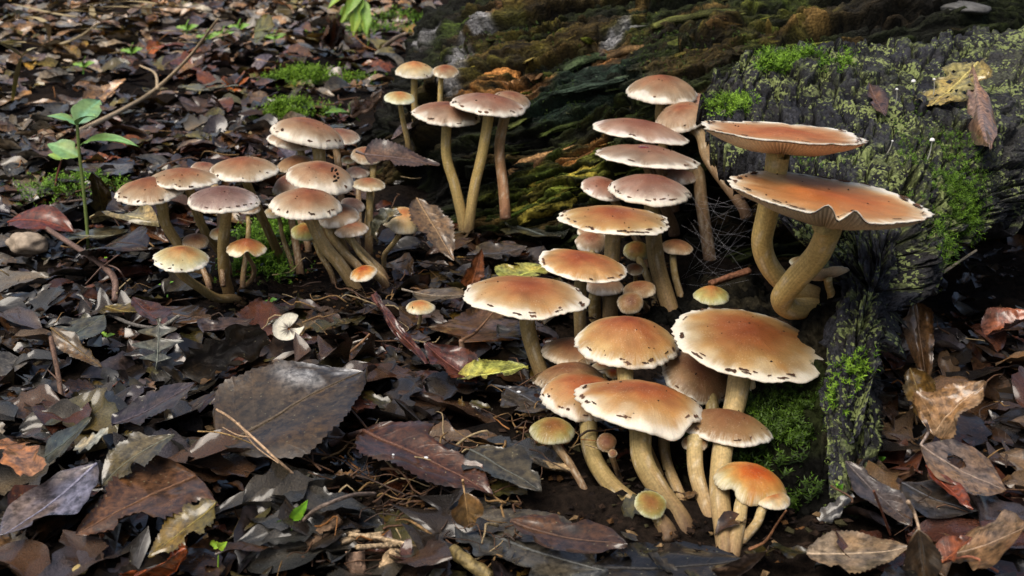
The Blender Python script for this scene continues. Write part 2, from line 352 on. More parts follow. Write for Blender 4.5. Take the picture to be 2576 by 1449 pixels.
# ------------------------------------------------------------------ forest floor
def axis(n0, a, b, far_a, far_b, k):
    c = np.linspace(a, b, n0)
    lo = a - np.geomspace(0.05, a - far_a, k)[::-1]; hi = b + np.geomspace(0.05, far_b - b, k)
    return np.concatenate([lo, c, hi])
gx = axis(330, -1.5, 1.5, -40, 40, 16); gy = axis(330, 0.2, 3.4, -30, 70, 16)
GX, GY = np.meshgrid(gx, gy)
near = sstep(4, 2.5, np.hypot(GX, GY - 1))
GZ = gz(GX, GY) - 0.004 + near * 0.006 * fbm(GX * 45, GY * 45, 0, 21, 3)
soil = mixc((0.004, 0.003, 0.0025), (0.015, 0.010, 0.007), 0.5 + 0.5 * fbm(GX * 30, GY * 30, 0, 4, 3))
floor = obj('forest_floor', mk_mesh('forest_floor', np.stack([GX, GY, GZ], -1).reshape(-1, 3), gridF(len(gy), len(gx)), M_SOIL, {'col': np.clip(soil, 0.004, 1).reshape(-1, 3)}),
            None, 'dark damp soil of the forest floor under the leaf litter', None, None, 'structure')

# ------------------------------------------------------------------ surfaces from control nets
def net_pts(rows):
    return np.array([[tuple(at(*p)) for p in r] for r in rows])
def up(net, nu, nv, tt=None):
    A = cr(net, nu, tt); A = np.swapaxes(cr(np.swapaxes(A, 0, 1), nv), 0, 1); return A
def normals(A, flip=1):
    du = np.gradient(A, axis=0); dv = np.gradient(A, axis=1)
    n = np.cross(dv, du) * flip; return n / (np.linalg.norm(n, axis=-1, keepdims=True) + 1e-12)
def pxy(A):
    return proj(A[..., 0], A[..., 1], A[..., 2])
def spot(X, Y, cx, cy, rx, ry, rot=0.0, nz=None):
    c, s = math.cos(math.radians(rot)), math.sin(math.radians(rot))
    a = ((X - cx) * c + (Y - cy) * s) / rx; b = (-(X - cx) * s + (Y - cy) * c) / ry
    d = np.sqrt(a * a + b * b)
    if nz is not None: d = d + nz * 0.45
    return sstep(1.15, 0.55, d)
def line_mask(X, Y, pts, w):
    d = np.full(X.shape, 1e9)
    for (x0, y0), (x1, y1) in zip(pts[:-1], pts[1:]):
        L2 = (x1 - x0) ** 2 + (y1 - y0) ** 2
        t = np.clip(((X - x0) * (x1 - x0) + (Y - y0) * (y1 - y0)) / L2, 0, 1)
        d = np.minimum(d, np.hypot(X - x0 - t * (x1 - x0), Y - y0 - t * (y1 - y0)))
    return sstep(w, w * 0.25, d)
def solid(A, N, thick, col):                                # top sheet + under sheet + rim
    nu, nv, _ = A.shape
    Bk = A - N * np.asarray(thick)[..., None] if np.ndim(thick) else A - N * thick
    V = np.concatenate([A.reshape(-1, 3), Bk.reshape(-1, 3)]); n = nu * nv
    F = gridF(nu, nv); F2 = F[:, ::-1] + n
    rim = np.concatenate([np.arange(nv), np.arange(1, nu) * nv + nv - 1, (nu - 1) * nv + np.arange(nv - 2, -1, -1), np.arange(nu - 2, -1, -1) * nv])
    R = np.stack([rim[:-1], rim[:-1] + n, rim[1:] + n, rim[1:]], -1)
    return V, np.concatenate([F, F2, R]), np.concatenate([col.reshape(-1, 3)] * 2)

# ---- the rotten log ----
Q = [[(930,400,1.16),(1040,480,1.04),(1160,560,.935),(1290,575,.915),(1420,590,.90),(1560,610,.875),(1700,630,.86),(1880,620,.868)],
     [(905,320,1.17),(1020,380,1.08),(1150,440,1.0),(1300,460,.97),(1450,460,.96),(1600,470,.95),(1750,470,.93),(1900,460,.92)],
     [(945,260,1.20),(1040,280,1.14),(1180,310,1.07),(1330,320,1.05),(1500,310,1.03),(1650,310,1.02),(1800,300,1.01),(1980,280,1.0)],
     [(1005,170,1.25),(1080,180,1.2),(1220,200,1.15),(1380,200,1.12),(1540,190,1.10),(1700,180,1.09),(1880,170,1.08),(2080,140,1.07)],
     [(1055,90,1.3),(1140,90,1.27),(1280,95,1.24),(1430,95,1.21),(1600,90,1.19),(1780,80,1.18),(2000,70,1.17),(2250,50,1.16)],
     [(1115,20,1.36),(1200,10,1.34),(1340,5,1.32),(1500,0,1.30),(1680,-5,1.29),(1880,-10,1.28),(2100,-20,1.27),(2400,-40,1.26)],
     [(1180,-60,1.45),(1270,-75,1.44),(1410,-80,1.42),(1570,-85,1.40),(1750,-90,1.39),(1950,-95,1.38),(2170,-105,1.37),(2480,-120,1.36)]]
Q = [[(x_, y_, Q[0][j][2] + (Y_ - Q[0][j][2]) * .5) for j, (x_, y_, Y_) in enumerate(row)] for row in Q]      # a steep flank
net = net_pts(Q)
b1 = net[-1] + np.array([0, .14, -.03]); b2 = net[-1] + np.array([0, .26, -.13]); b3 = net[-1] + np.array([0, .30, -.22])
f0 = net[0] + np.array([0, -.02, -.03])
net = np.concatenate([[f0], net, [b1, b2, b3]])
l0 = net[:, 0].copy(); l0[:, 0] -= 0.03; l0[:, 1] += 0.05; l0[:, 2] = -0.03
r0 = net[:, -1].copy(); r0[:, 0] += 0.35; r0[:, 1] += 0.05
net = np.concatenate([l0[:, None], net, r0[:, None]], 1)
A = up(net, 560, 480, np.concatenate([np.linspace(0, 6.6, 510, endpoint=False), np.linspace(6.6, 10 - 1e-9, 50)])); Nn = normals(A, 1)
if Nn[100, 200, 2] < 0: Nn = -Nn
X, Y = pxy(A)
al = A[..., 0] * .94 + A[..., 1] * .34; ac = A[..., 2] * 1.5 + A[..., 1] * .9 - A[..., 0] * .34
wob = 0.005 * fbm(al * 3, ac * 5, 0, 40, 2) + .0025 * fbm(al * 40, ac * 40, 0, 41, 2)
grain = 1 - 2 * np.abs(fbm(al * 5, (ac + wob) * 62, 0, 31, 3, 0.5)) * 1.2
grain2 = 1 - 2 * np.abs(fbm(al * 9, (ac + wob) * 150, 3, 36, 2, 0.5))
lump = fbm(A[..., 0] * 11, A[..., 1] * 11, A[..., 2] * 14, 33, 4)
step = fbm(al * 5, (ac + wob) * 26, 5, 37, 2)
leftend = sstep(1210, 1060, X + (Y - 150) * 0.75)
ter = (ac + wob) * 17 + .9 * fbm(al * 4, ac * 7, 2, 38, 3); tf = ter - np.floor(ter)
terr = np.where(tf < .72, tf / .72, (1 - tf) / .28)                  # splintered ledges: long slope, short drop
k1, k2, kid = worley(al * 9 + .7 * fbm(al * 20, ac * 50, 1, 55, 2), (ac + wob) * 24, 5)          # broken blocks of wood
s1, s2, sid = worley(al * 26 + .6 * fbm(al * 60, ac * 90, 2, 57, 2), (ac + wob) * 80, 6)                                                    # splinters
gap = sstep(.16, .02, k2 - k1); gap2 = sstep(.14, .0, s2 - s1)
rough_ = fbm(A[..., 0] * 130, A[..., 1] * 130, A[..., 2] * 130, 51, 3)
wd_ = 1 - leftend * .7
D = .016 * lump + wd_ * (.024 * (kid - .5) + .0075 * (sid - .5) - .014 * gap - .0035 * gap2 + .003 * grain + .0015 * grain2) + .0028 * rough_ + leftend * .008 * fbm(A[..., 0] * 70, A[..., 1] * 70, A[..., 2] * 70, 50, 3)
# hollows: under the stacked caps, by the three tall stems, and a dark slot under the orange wood
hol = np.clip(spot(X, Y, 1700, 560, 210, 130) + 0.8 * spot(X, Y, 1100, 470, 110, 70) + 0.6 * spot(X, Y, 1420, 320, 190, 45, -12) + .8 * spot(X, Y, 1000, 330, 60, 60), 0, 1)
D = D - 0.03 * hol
A2 = A + Nn * D[..., None]
X2, Y2 = pxy(A2)
nz = fbm(al * 10, ac * 25, 0, 60, 4)
g01 = np.clip(0.5 + 0.5 * grain, 0, 1)
hi = np.clip(.30 + .40 * g01 + .5 * (kid - .5) + .25 * (sid - .5) + .25 * nz, 0, 1) * (1 - .8 * gap) * (1 - .5 * gap2)  # colour lighter on ridges, darkened in cracks and troughs as painted shade
fine_ = fbm(al * 60, ac * 160, 0, 62, 3)
c = mixc((0.003, 0.004, 0.002), (0.042, 0.056, 0.012), hi ** 1.5)
c = mixc(c, (0.21, 0.22, 0.026), np.clip(spot(X, Y, 1420, 470, 170, 75, -18, nz) + spot(X, Y, 1280, 130, 190, 75, -22, nz) + .7 * spot(X, Y, 1950, 60, 240, 70, -8, nz) + .5 * spot(X, Y, 1400, 340, 120, 40, -15, nz), 0, 1) * hi ** 1.6 * np.clip(.7 + .9 * fine_, 0, 1.1) * .95)  # yellow green moss spots brightened in colour as if sunlit
c = mixc(c, (0.11, 0.18, 0.02), np.clip(fbm(A[..., 0] * 28, A[..., 1] * 28, A[..., 2] * 28, 63, 3) - .25, 0, 1) * hi)
kk = np.clip(kid * 7.13 % 1, 0, 1); ss = np.clip(sid * 5.7 % 1, 0, 1)
c = mixc(c, (0.10, 0.050, 0.018), ((kk > .74) * .7 + (ss > .86) * .5) * hi)
c = mixc(c, (0.19, 0.12, 0.035), (ss > .93) * hi * .9)
c = mixc(c, (0.018, 0.036, 0.026), spot(X, Y, 1480, 220, 170, 70, -12, nz) * 0.7)
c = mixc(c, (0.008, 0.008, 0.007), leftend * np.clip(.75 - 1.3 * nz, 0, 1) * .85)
orr = np.clip(spot(X, Y, 1255, 205, 110, 36, -14, nz) + .9 * spot(X, Y, 1440, 395, 100, 26, -22, nz) + .6 * spot(X, Y, 1520, 130, 60, 18, 0, nz) + .5 * spot(X, Y, 1500, 350, 60, 30, 0, nz), 0, 1)
c = mixc(c, (0.36, 0.15, 0.045), orr * np.clip(.25 + .75 * hi + .5 * fine_, 0, 1))
c = mixc(c, (0.48, 0.26, 0.12), np.clip(spot(X, Y, 1240, 225, 95, 9, -12, nz) + spot(X, Y, 1330, 412, 70, 9, -22, nz) + .8 * spot(X, Y, 1290, 165, 50, 6, -14, nz), 0, 1))
lic = np.clip(spot(X, Y, 1205, 95, 75, 17, -40, nz) + spot(X, Y, 1160, 175, 60, 18, -50, nz) + spot(X, Y, 1545, 90, 75, 14, -35, nz) + .9 * spot(X, Y, 1085, 95, 45, 22, -40, nz) + .8 * spot(X, Y, 1130, 215, 30, 16, -30, nz) + .6 * spot(X, Y, 1040, 160, 30, 12, -40, nz), 0, 1) * np.clip(.55 + 1.2 * fbm(A[..., 0] * 110, A[..., 1] * 110, A[..., 2] * 110, 64, 2), 0, 1)
c = mixc(c, (0.27, 0.27, 0.28), lic)
c = c * np.clip(1 + .5 * fine_, .4, 1.6)[..., None]
c = mixc(c, (0.006, 0.005, 0.004), sstep(.2, .8, hol) * .8)  # hollows also painted near black, adding shade to their colour
c = mixc(c, (0.010, 0.010, 0.009), spot(X, Y, 2250, 30, 200, 70) * .8)
log = thing('rotten_log', at(1400, 590, .90), 'decayed mossy fallen log with fibrous green and orange wood behind the mushrooms', 'log')
rl = parent_loc(log)
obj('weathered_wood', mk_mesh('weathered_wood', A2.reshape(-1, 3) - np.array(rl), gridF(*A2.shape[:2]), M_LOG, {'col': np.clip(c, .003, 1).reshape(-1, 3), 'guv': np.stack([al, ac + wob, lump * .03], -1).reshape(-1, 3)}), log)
LOG_A, LOG_N, LOG_X, LOG_Y, LOG_C, LOG_H = A2, normals(A2, 1), X2, Y2, c, hol
if LOG_N[100, 200, 2] < 0: LOG_N = -LOG_N
# wood fibres torn loose along the grain
bag = Bag(); gd = np.array([.94, .30, .10]); gd /= np.linalg.norm(gd)
cnt = 0
while cnt < 700:
    i, j = rng.integers(70, 500), rng.integers(44, 420)
    p = A2[i, j]; n = LOG_N[i, j]
    if hol[i, j] > .5 or leftend[i, j] > .4 or not (0 < X2[i, j] < 2300): continue
    ye = c[i, j]
    L_ = rng.uniform(.008, .03); w = rng.uniform(.0004, .0013)
    d = gd + rng.normal(0, .13, 3); d /= np.linalg.norm(d); d = d + n * rng.uniform(-.02, .22)
    side = np.cross(n, d); side /= np.linalg.norm(side)
    q0 = p + n * rng.uniform(-.001, .0012)
    q1 = q0 + d * L_ * .5 + n * rng.uniform(0, .0015); q2 = q0 + d * L_
    V = [q0 - side * w, q0 + side * w, q1 + side * w * .9, q1 - side * w * .9, q2, q1 + n * w * .8, q0 + n * w]
    colr = np.clip(ye * rng.uniform(.8, 3.4) + rng.choice([0, .01, .03]) * np.array([1.2, .9, .3]), .004, .5)
    bag.add(V, [(0, 1, 2, 3), (3, 2, 4), (0, 6, 5, 3), (6, 1, 2, 5), (5, 2, 4), (3, 5, 4)], colr); cnt += 1
def log_at(px, py):
    d = (LOG_X - px) ** 2 + (LOG_Y - py) ** 2; i = np.unravel_index(np.argmin(d), d.shape); return LOG_A[i], LOG_N[i]
def log_sliver(p0, p1, wpx, col, seed, lift=.003, th=.004):
    a, n0 = log_at(*p0); b, n1 = log_at(*p1); n_ = (n0 + n1); n_ /= np.linalg.norm(n_); n_ = n_ * .7 + np.array([0, -.35, .6]); n_ /= np.linalg.norm(n_)
    X_ = b - a; L_ = np.linalg.norm(X_); X_ /= L_; n_ -= X_ * np.dot(n_, X_); n_ /= np.linalg.norm(n_); S_ = np.cross(n_, X_); W_ = wpx / 2 * a[1] / FPX
    nu, nvv = 22, 9; r = np.random.default_rng(seed); o = r.uniform(0, 40)
    s = np.linspace(0, 1, nu)[:, None] * np.ones(nvv); t = np.ones((nu, 1)) * np.linspace(-1, 1, nvv)
    wd = W_ * np.clip(np.sin(math.pi * np.clip(s, .02, .98)) ** .45 * (1 + .45 * fbm(s * 5 + o, np.sign(t) * 2, 0, seed, 2)), .1, 2)
    e_ = .10 * fbm(t * 5 + o, s * 0, 0, seed + 1, 2) * np.abs(2 * s - 1) ** 3
    h = lift + th * (1 - .7 * np.abs(t) ** 3) + .5 * th * fbm(s * 4 + o, t * 6, 0, seed + 2, 3) - .004 * np.abs(2 * s - 1) ** 3
    G_ = a + ((s + e_) * L_)[..., None] * X_ + (t * wd)[..., None] * S_ + h[..., None] * n_
    cc_ = np.array(col) * np.clip(1 + .7 * fbm(s * 3 + o, t * 9, 0, seed + 3, 3), .25, 2)[..., None]
    V, F, cc_ = solid(G_, np.broadcast_to(n_, G_.shape), th * 1.6, cc_)
    obj('wood_sliver', mk_mesh('wood_sliver', V - np.array(rl), F, M_WOOD, {'col': np.clip(cc_, .004, 1)}), log)
for k, (q0, q1, w_, col_) in enumerate([((1165, 238), (1345, 196), 15, (.40, .22, .10)), ((1200, 215), (1300, 182), 13, (.32, .14, .04)), ((1225, 180), (1330, 150), 9, (.26, .20, .06)), ((1110, 190), (1235, 150), 26, (.020, .020, .024)),
        ((1290, 432), (1480, 378), 13, (.42, .24, .10)), ((1340, 470), (1500, 420), 9, (.24, .19, .03)), ((1330, 500), (1490, 450), 8, (.20, .17, .025)), ((1360, 520), (1500, 478), 8, (.22, .20, .03)), ((1290, 525), (1420, 480), 8, (.15, .14, .02)),
        ((1310, 550), (1440, 515), 8, (.18, .15, .025)), ((1440, 350), (1520, 325), 12, (.30, .15, .05)), ((1450, 385), (1530, 362), 9, (.34, .18, .05)), ((1190, 270), (1330, 235), 10, (.12, .12, .02)), ((1330, 300), (1480, 265), 12, (.025, .04, .02)),
        ((1360, 335), (1500, 300), 10, (.05, .07, .015)), ((1300, 385), (1420, 350), 10, (.06, .085, .015)), ((1390, 235), (1560, 200), 13, (.022, .035, .024)), ((1560, 225), (1720, 190), 10, (.04, .06, .015)), ((1600, 175), (1800, 140), 10, (.09, .075, .02)),
        ((1500, 150), (1640, 120), 12, (.10, .06, .025)), ((1250, 95), (1420, 55), 12, (.09, .11, .02)), ((1330, 140), (1470, 105), 10, (.13, .15, .02)), ((1700, 110), (1900, 75), 12, (.06, .07, .015)), ((1850, 130), (2000, 95), 9, (.05, .04, .02)),
        ((1420, 170), (1540, 140), 9, (.03, .045, .02)), ((1240, 330), (1330, 300), 8, (.05, .06, .015)), ((1190, 490), (1290, 455), 9, (.05, .065, .02)), ((1650, 60), (1860, 30), 13, (.07, .075, .02)), ((1120, 330), (1230, 290), 10, (.03, .035, .015))]):
    log_sliver(q0, q1, w_, np.array(col_) * 1.15, 900 + k)
obj('torn_wood_fibre', bag.mesh('torn_wood_fibre', M_WOOD, rl, False), log, kind='stuff')

# ---- dark stump wood under the bark (the mossy face behind the front mushrooms) ----
Wn = [[(1760,560,.84),(1900,575,.76),(2000,590,.70),(2140,620,.63)],
      [(1700,720,.70),(1860,720,.63),(1990,720,.60),(2130,720,.57)],
      [(1680,800,.70),(1840,800,.625),(1980,800,.565),(2120,850,.53)],
      [(1700,900,.63),(1850,900,.58),(1980,920,.53),(2110,1000,.50)],
      [(1720,1060,.545),(1850,1080,.515),(1980,1100,.492),(2100,1150,.475)],
      [(1730,1250,.475),(1850,1270,.47),(1980,1300,.462),(2090,1345,.452)]]
net = net_pts(Wn)
net[0, :3, 2] -= .035; net[1, :2, 2] -= .02; net[1, 2, 2] -= .012
net = np.concatenate([net[:1] + np.array([0, .08, -.05]), net, net[-1:] + np.array([0, -.012, -.03])])
le = net[:, :1] + np.array([-.03, 0.01, 0]); le[..., 2] = -.02
ri = net[:, -1:] + np.array([.02, .06, -.03])
net = np.concatenate([le, net, ri], 1)
A = up(net, 260, 220); Nn = normals(A); Nn = Nn if Nn[90, 70, 2] > 0 else -Nn
X, Y = pxy(A)
nz = fbm(A[..., 0] * 40, A[..., 1] * 40, A[..., 2] * 40, 71, 4)
D = .008 * fbm(A[..., 0] * 26, A[..., 1] * 26, A[..., 2] * 34, 70, 4) + .0025 * fbm(A[..., 0] * 180, A[..., 1] * 180, A[..., 2] * 180, 75, 3) + .004 * (1 - 2 * np.abs(fbm(A[..., 0] * 90, A[..., 1] * 60, A[..., 2] * 12, 72, 3)))
A2 = A + Nn * D[..., None]
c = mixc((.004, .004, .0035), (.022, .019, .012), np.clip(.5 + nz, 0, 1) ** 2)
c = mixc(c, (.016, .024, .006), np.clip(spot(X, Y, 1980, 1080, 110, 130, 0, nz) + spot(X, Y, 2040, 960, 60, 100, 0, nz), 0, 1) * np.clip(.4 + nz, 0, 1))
stump = thing('decayed_stump', at(1900, 1270, .47), 'dark crumbling stump wood with painted-in shade and green moss behind the lowest mushroom cluster', 'stump')
sl = parent_loc(stump)
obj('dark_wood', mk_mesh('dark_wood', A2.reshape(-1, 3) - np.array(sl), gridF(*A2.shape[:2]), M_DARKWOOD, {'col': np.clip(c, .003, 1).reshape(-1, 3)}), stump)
ST_A, ST_N = A2, normals(A2); ST_N = ST_N if ST_N[90, 70, 2] > 0 else -ST_N
ST_X, ST_Y = pxy(A2)

# ---- the bark slab ----
Bn = [[(1800,185,.80),(1920,130,.84),(2040,105,.87),(2180,85,.90),(2320,75,.92),(2460,60,.94),(2700,20,.98)],
      [(1765,285,.74),(1880,250,.76),(2010,225,.78),(2160,205,.80),(2310,190,.81),(2470,175,.83),(2710,150,.87)],
      [(1890,390,.66),(1975,375,.67),(2060,360,.68),(2180,345,.69),(2320,330,.71),(2480,315,.74),(2720,290,.80)],
      [(1945,540,.61),(2035,520,.60),(2120,500,.60),(2220,480,.61),(2340,460,.64),(2480,430,.69),(2720,400,.77)],
      [(2105,690,.55),(2145,670,.545),(2195,640,.545),(2255,610,.555),(2350,570,.60),(2480,510,.665),(2720,470,.76)],
      [(2090,950,.50),(2115,930,.492),(2150,860,.497),(2220,760,.52),(2330,660,.575),(2480,545,.66),(2720,510,.76)],
      [(2055,1350,.445),(2100,1338,.44),(2145,1130,.462),(2225,855,.505),(2330,728,.572),(2490,580,.66),(2730,550,.76)]]
net = net_pts(Bn)
A = up(net, 330, 330)
uu, vv2 = np.meshgrid(np.linspace(0, 1, 330), np.linspace(0, 1, 330), indexing='ij')
Nn = normals(A); Nn = Nn if Nn[100, 100, 2] > 0 else -Nn
# ragged edges
eu = np.minimum(uu, 1 - uu); ev = vv2
rag = fbm(A[..., 0] * 70, A[..., 1] * 70, A[..., 2] * 70, 80, 4)
du = np.gradient(A, axis=0); du /= np.linalg.norm(du, axis=-1, keepdims=True); dv = np.gradient(A, axis=1); dv /= np.linalg.norm(dv, axis=-1, keepdims=True)
A = A + du * (np.sign(uu - .5) * sstep(.06, 0, eu) * .009 * rag)[..., None] - dv * (sstep(.06, 0, ev) * .010 * rag)[..., None]
X, Y = pxy(A)
x, y, z = A[..., 0], A[..., 1], A[..., 2]
cracks = np.clip(line_mask(X, Y, [(2262, 540), (2290, 610), (2296, 650), (2276, 720)], 26) + .7 * line_mask(X, Y, [(2215, 295), (2265, 325), (2303, 375), (2285, 450), (2262, 540)], 11)
                 + .7 * line_mask(X, Y, [(2140, 670), (2180, 720), (2235, 735)], 8) + .6 * line_mask(X, Y, [(2060, 380), (2140, 330), (2225, 290)], 8)
                 + .5 * line_mask(X, Y, [(2150, 610), (2165, 700), (2150, 800)], 7) + .5 * line_mask(X, Y, [(1900, 170), (1960, 230), (2050, 260)], 6) + .8 * spot(X, Y, 2222, 188, 20, 16)
                 + .6 * line_mask(X, Y, [(2320, 420), (2350, 520), (2390, 560)], 7), 0, 1)
wv = .35 * fbm(x * 40, y * 40, z * 40, 88, 3)
p1, p2, pid = worley(vv2 * 17 + wv + uu * 3, uu * 12 + wv, 9); q1_, q2_, qid = worley(vv2 * 46 + wv * 2, uu * 40 + wv * 2, 10)
fis = sstep(.15, .0, p2 - p1); fis2 = sstep(.16, .0, q2_ - q1_)
ridg = 1 - 2 * np.abs(fbm(x * 55, y * 26, z * 30, 82, 4))
D = .008 * fbm(x * 14, y * 14, z * 14, 81, 3) + .0065 * (pid - .5) + .0016 * (qid - .5) - .0065 * fis - .0014 * fis2 + .0016 * ridg + .0010 * fbm(x * 170, y * 170, z * 170, 84, 3) - .016 * cracks
A2 = A + Nn * D[..., None]
nz = fbm(x * 60, y * 60, z * 60, 85, 4); fine = fbm(x * 420, y * 420, z * 420, 86, 2); mid = fbm(x * 20, y * 20, z * 20, 87, 3)
c = mixc((.006, .006, .008), (.034, .035, .042), np.clip(.45 + .5 * ridg + .3 * fine, 0, 1))
c = mixc(c, (.034, .031, .028), np.clip(nz - .15, 0, 1) * .8)
c = c * (1 - .75 * fis)[..., None] * (1 - .4 * fis2)[..., None] * (.7 + .6 * pid)[..., None]
lich = sstep(.35, .7, fine + .55 * nz + .5 * mid - .06)
c = mixc(c, (.15, .18, .065), lich * .6)
c = mixc(c, (.075, .09, .02), np.clip(spot(X, Y, 2360, 430, 160, 130, 0, nz) + spot(X, Y, 2380, 560, 110, 120, 0, nz) + .5 * spot(X, Y, 2130, 170, 180, 50, 0, nz), 0, 1) * np.clip(.35 + .8 * fine, 0, 1) * .6)
c = mixc(c, (.045, .045, .043), sstep(2455, 2500, X + 20 * nz) * .75 * np.clip(.7 + nz, 0, 1))
c = mixc(c, (.004, .004, .004), sstep(.3, .9, cracks))
bark = thing('bark_slab', at(2080, 1345, .445), 'thick blackish bark slab with pale green lichen and moss leaning over the stump', 'bark')
bl_ = parent_loc(bark)
N2 = normals(A2); N2 = N2 if N2[100, 100, 2] > 0 else -N2
V, F, cc = solid(A2, Nn, .013 + .004 * rag, c)
obj('bark_plate', mk_mesh('bark_plate', V - np.array(bl_), F, M_BARK, {'col': np.clip(cc, .003, 1)}), bark)
BK_A, BK_N, BK_CR = A2, N2, sstep(.05, .4, cracks)
BK_X, BK_Y = pxy(A2)

# ------------------------------------------------------------------ moss
def moss_mesh(name, P, N, size, seed, k=12, cols=((.03, .075, .006), (.16, .30, .02))):
    r = np.random.default_rng(seed); n = len(P)
    h = size * r.uniform(.5, 1.3, n); d = N + r.normal(0, .35, (n, 3)) + np.array([0, 0, .35]); d /= np.linalg.norm(d, axis=1)[:, None]
    s = np.tile(np.linspace(.1, 1, k), (n, 1)) + r.normal(0, .04, (n, k))
    ang = np.arange(k)[None, :] * 2.4 + r.uniform(0, 6.3, (n, 1))
    a = np.cross(d, np.array([.31, .95, .1])); a /= np.linalg.norm(a, axis=1)[:, None]; b = np.cross(d, a)
    bend = r.normal(0, .25, (n, 1, 3)) * (s ** 2)[..., None] * h[:, None, None]
    o = P[:, None] + d[:, None] * (s * h[:, None])[..., None] + bend
    rad = np.cos(ang)[..., None] * a[:, None] + np.sin(ang)[..., None] * b[:, None]
    tan = np.cross(np.broadcast_to(d[:, None], rad.shape), rad)
    ll = (h[:, None] * .42 * (1.1 - .55 * s))[..., None]; w = ll * .17
    tip = o + rad * ll + d[:, None] * ll * r.uniform(.3, .9, (n, k, 1))
    V = np.stack([o - tan * w, o + tan * w, o + (tip - o) * .55 + tan * w, tip], 2).reshape(-1, 3)
    m = n * k; F = np.arange(m * 4).reshape(m, 4)
    t = np.clip(s * r.uniform(.5, 1.15, (n, 1)), 0, 1)
    C = np.repeat(mixc(cols[0], cols[1], t.reshape(-1)), 4, 0) * np.repeat(r.uniform(.75, 1.2, m), 4)[:, None]
    return mk_mesh(name, V, F, M_MOSS, {'col': C}, False)
def surf_pick(Ag, Ng, w, n, seed):
    r = np.random.default_rng(seed); ww = w.ravel() + 0; ww = ww / ww.sum()
    i = r.choice(len(ww), n, p=ww); P = Ag.reshape(-1, 3)[i] + r.normal(0, .0012, (n, 3)); return P - Ng.reshape(-1, 3)[i] * .0008, Ng.reshape(-1, 3)[i]
def clump(Ag, sc, seed, lo=.0, hi=.4):
    f = fbm(Ag[..., 0] * sc, Ag[..., 1] * sc, Ag[..., 2] * sc, seed, 3); return sstep(lo, hi, f) + .02
def moss(name, P, N, size, seed, label, **k):
    me = moss_mesh(name, P, N, size, seed, **k)
    return obj(name, me, None, label, 'moss', None, 'stuff')
w = clump(ST_A, 75, 91, -.1, .35) * (spot(ST_X, ST_Y, 1960, 1080, 105, 120) + .6 * spot(ST_X, ST_Y, 2030, 980, 45, 70) + .25 * spot(ST_X, ST_Y, 2000, 1230, 60, 60) + .35 * spot(ST_X, ST_Y, 1850, 1110, 150, 120)) + 1e-9
moss('moss_cushion', *surf_pick(ST_A, ST_N, w, 1500, 1), .0062, 1, 'deep green moss cushion on the black stump behind the lowest mushrooms', cols=((.006, .016, .002), (.065, .13, .008)))  # greens darkened to paint in the deep shade here
w = spot(BK_X, BK_Y, 2145, 925, 26, 34) + .7 * spot(BK_X, BK_Y, 2108, 985, 12, 46) + 1e-9
moss('moss_tuft', *surf_pick(BK_A, BK_N, w, 120, 2), .0055, 2, 'bright green moss tuft on the lower tip of the bark slab', cols=((.05, .12, .008), (.24, .42, .03)))
w = clump(BK_A, 70, 92) * (spot(BK_X, BK_Y, 2095, 150, 50, 34) + spot(BK_X, BK_Y, 1935, 155, 60, 26) + .8 * spot(BK_X, BK_Y, 2020, 135, 40, 30)) + 1e-9
moss('moss_tuft', *surf_pick(BK_A, BK_N, w, 480, 3), .0065, 3, 'bright green moss tufts along the top of the bark slab', cols=((.05, .12, .008), (.22, .40, .03)))
w = spot(BK_X, BK_Y, 1830, 262, 70, 26) + 1e-9
moss('moss_tuft', *surf_pick(BK_A, BK_N, w, 330, 4), .005, 4, 'bright moss on the broken bark corner beside the torn brown cap', cols=((.05, .12, .008), (.24, .42, .03)))
w = clump(BK_A, 45, 93, -.2, .35) * (spot(BK_X, BK_Y, 2340, 330, 110, 90) + .7 * spot(BK_X, BK_Y, 2400, 470, 80, 140) + .35 * spot(BK_X, BK_Y, 2060, 390, 120, 30) + .25 * spot(BK_X, BK_Y, 2370, 560, 90, 110)) * (1 - BK_CR) + 1e-9
moss('moss_mat', *surf_pick(BK_A, BK_N, w, 1700, 5), .0042, 5, 'broad mid green moss mat on the right flank of the bark slab', cols=((.03, .075, .006), (.15, .28, .02)))
w = clump(BK_A, 30, 94, -.1, .5) * sstep(2600, 2450, BK_X) + 1e-9
moss('moss_speckle', *surf_pick(BK_A, BK_N, w, 420, 6), .0022, 6, 'sparse tiny moss sprigs scattered over the whole bark slab', k=7, cols=((.05, .09, .012), (.20, .27, .06)))
w = clump(LOG_A, 25, 95, -.2, .4) * (spot(LOG_X, LOG_Y, 1290, 130, 200, 80) + .9 * spot(LOG_X, LOG_Y, 1420, 300, 220, 110) + .6 * spot(LOG_X, LOG_Y, 1700, 120, 300, 90) + .6 * spot(LOG_X, LOG_Y, 1350, 500, 120, 50)) * (1 - LOG_H) + 1e-9
moss('moss_mat', *surf_pick(LOG_A, LOG_N, w, 1700, 7), .004, 7, 'thin dull green moss creeping over the rotten log wood', k=8, cols=((.02, .045, .006), (.10, .17, .02)))
def floor_moss(pts, n, size, seed, label, sd=.02, **k):
    r = np.random.default_rng(seed); P = []
    for px, py, rx in pts:
        g = ground(px, py); q = r.normal(0, 1, (n // len(pts), 2)) * np.array([rx, rx * .8])
        xx, yy = g.x + q[:, 0], g.y + q[:, 1]; rad = np.hypot(q[:, 0], q[:, 1]) / rx
        P.append(np.stack([xx, yy, gz(xx, yy) + .012 * np.exp(-rad ** 2)], -1))
    P = np.concatenate(P); N = np.zeros_like(P); N[:, 2] = 1
    moss('moss_tuft', P, N, size, seed, label, **k)
floor_moss([(805, 212, .040), (750, 205, .02)], 800, .012, 21, 'bright moss cushion on the far leaf litter behind the left clusters', cols=((.04, .10, .006), (.20, .36, .02)))
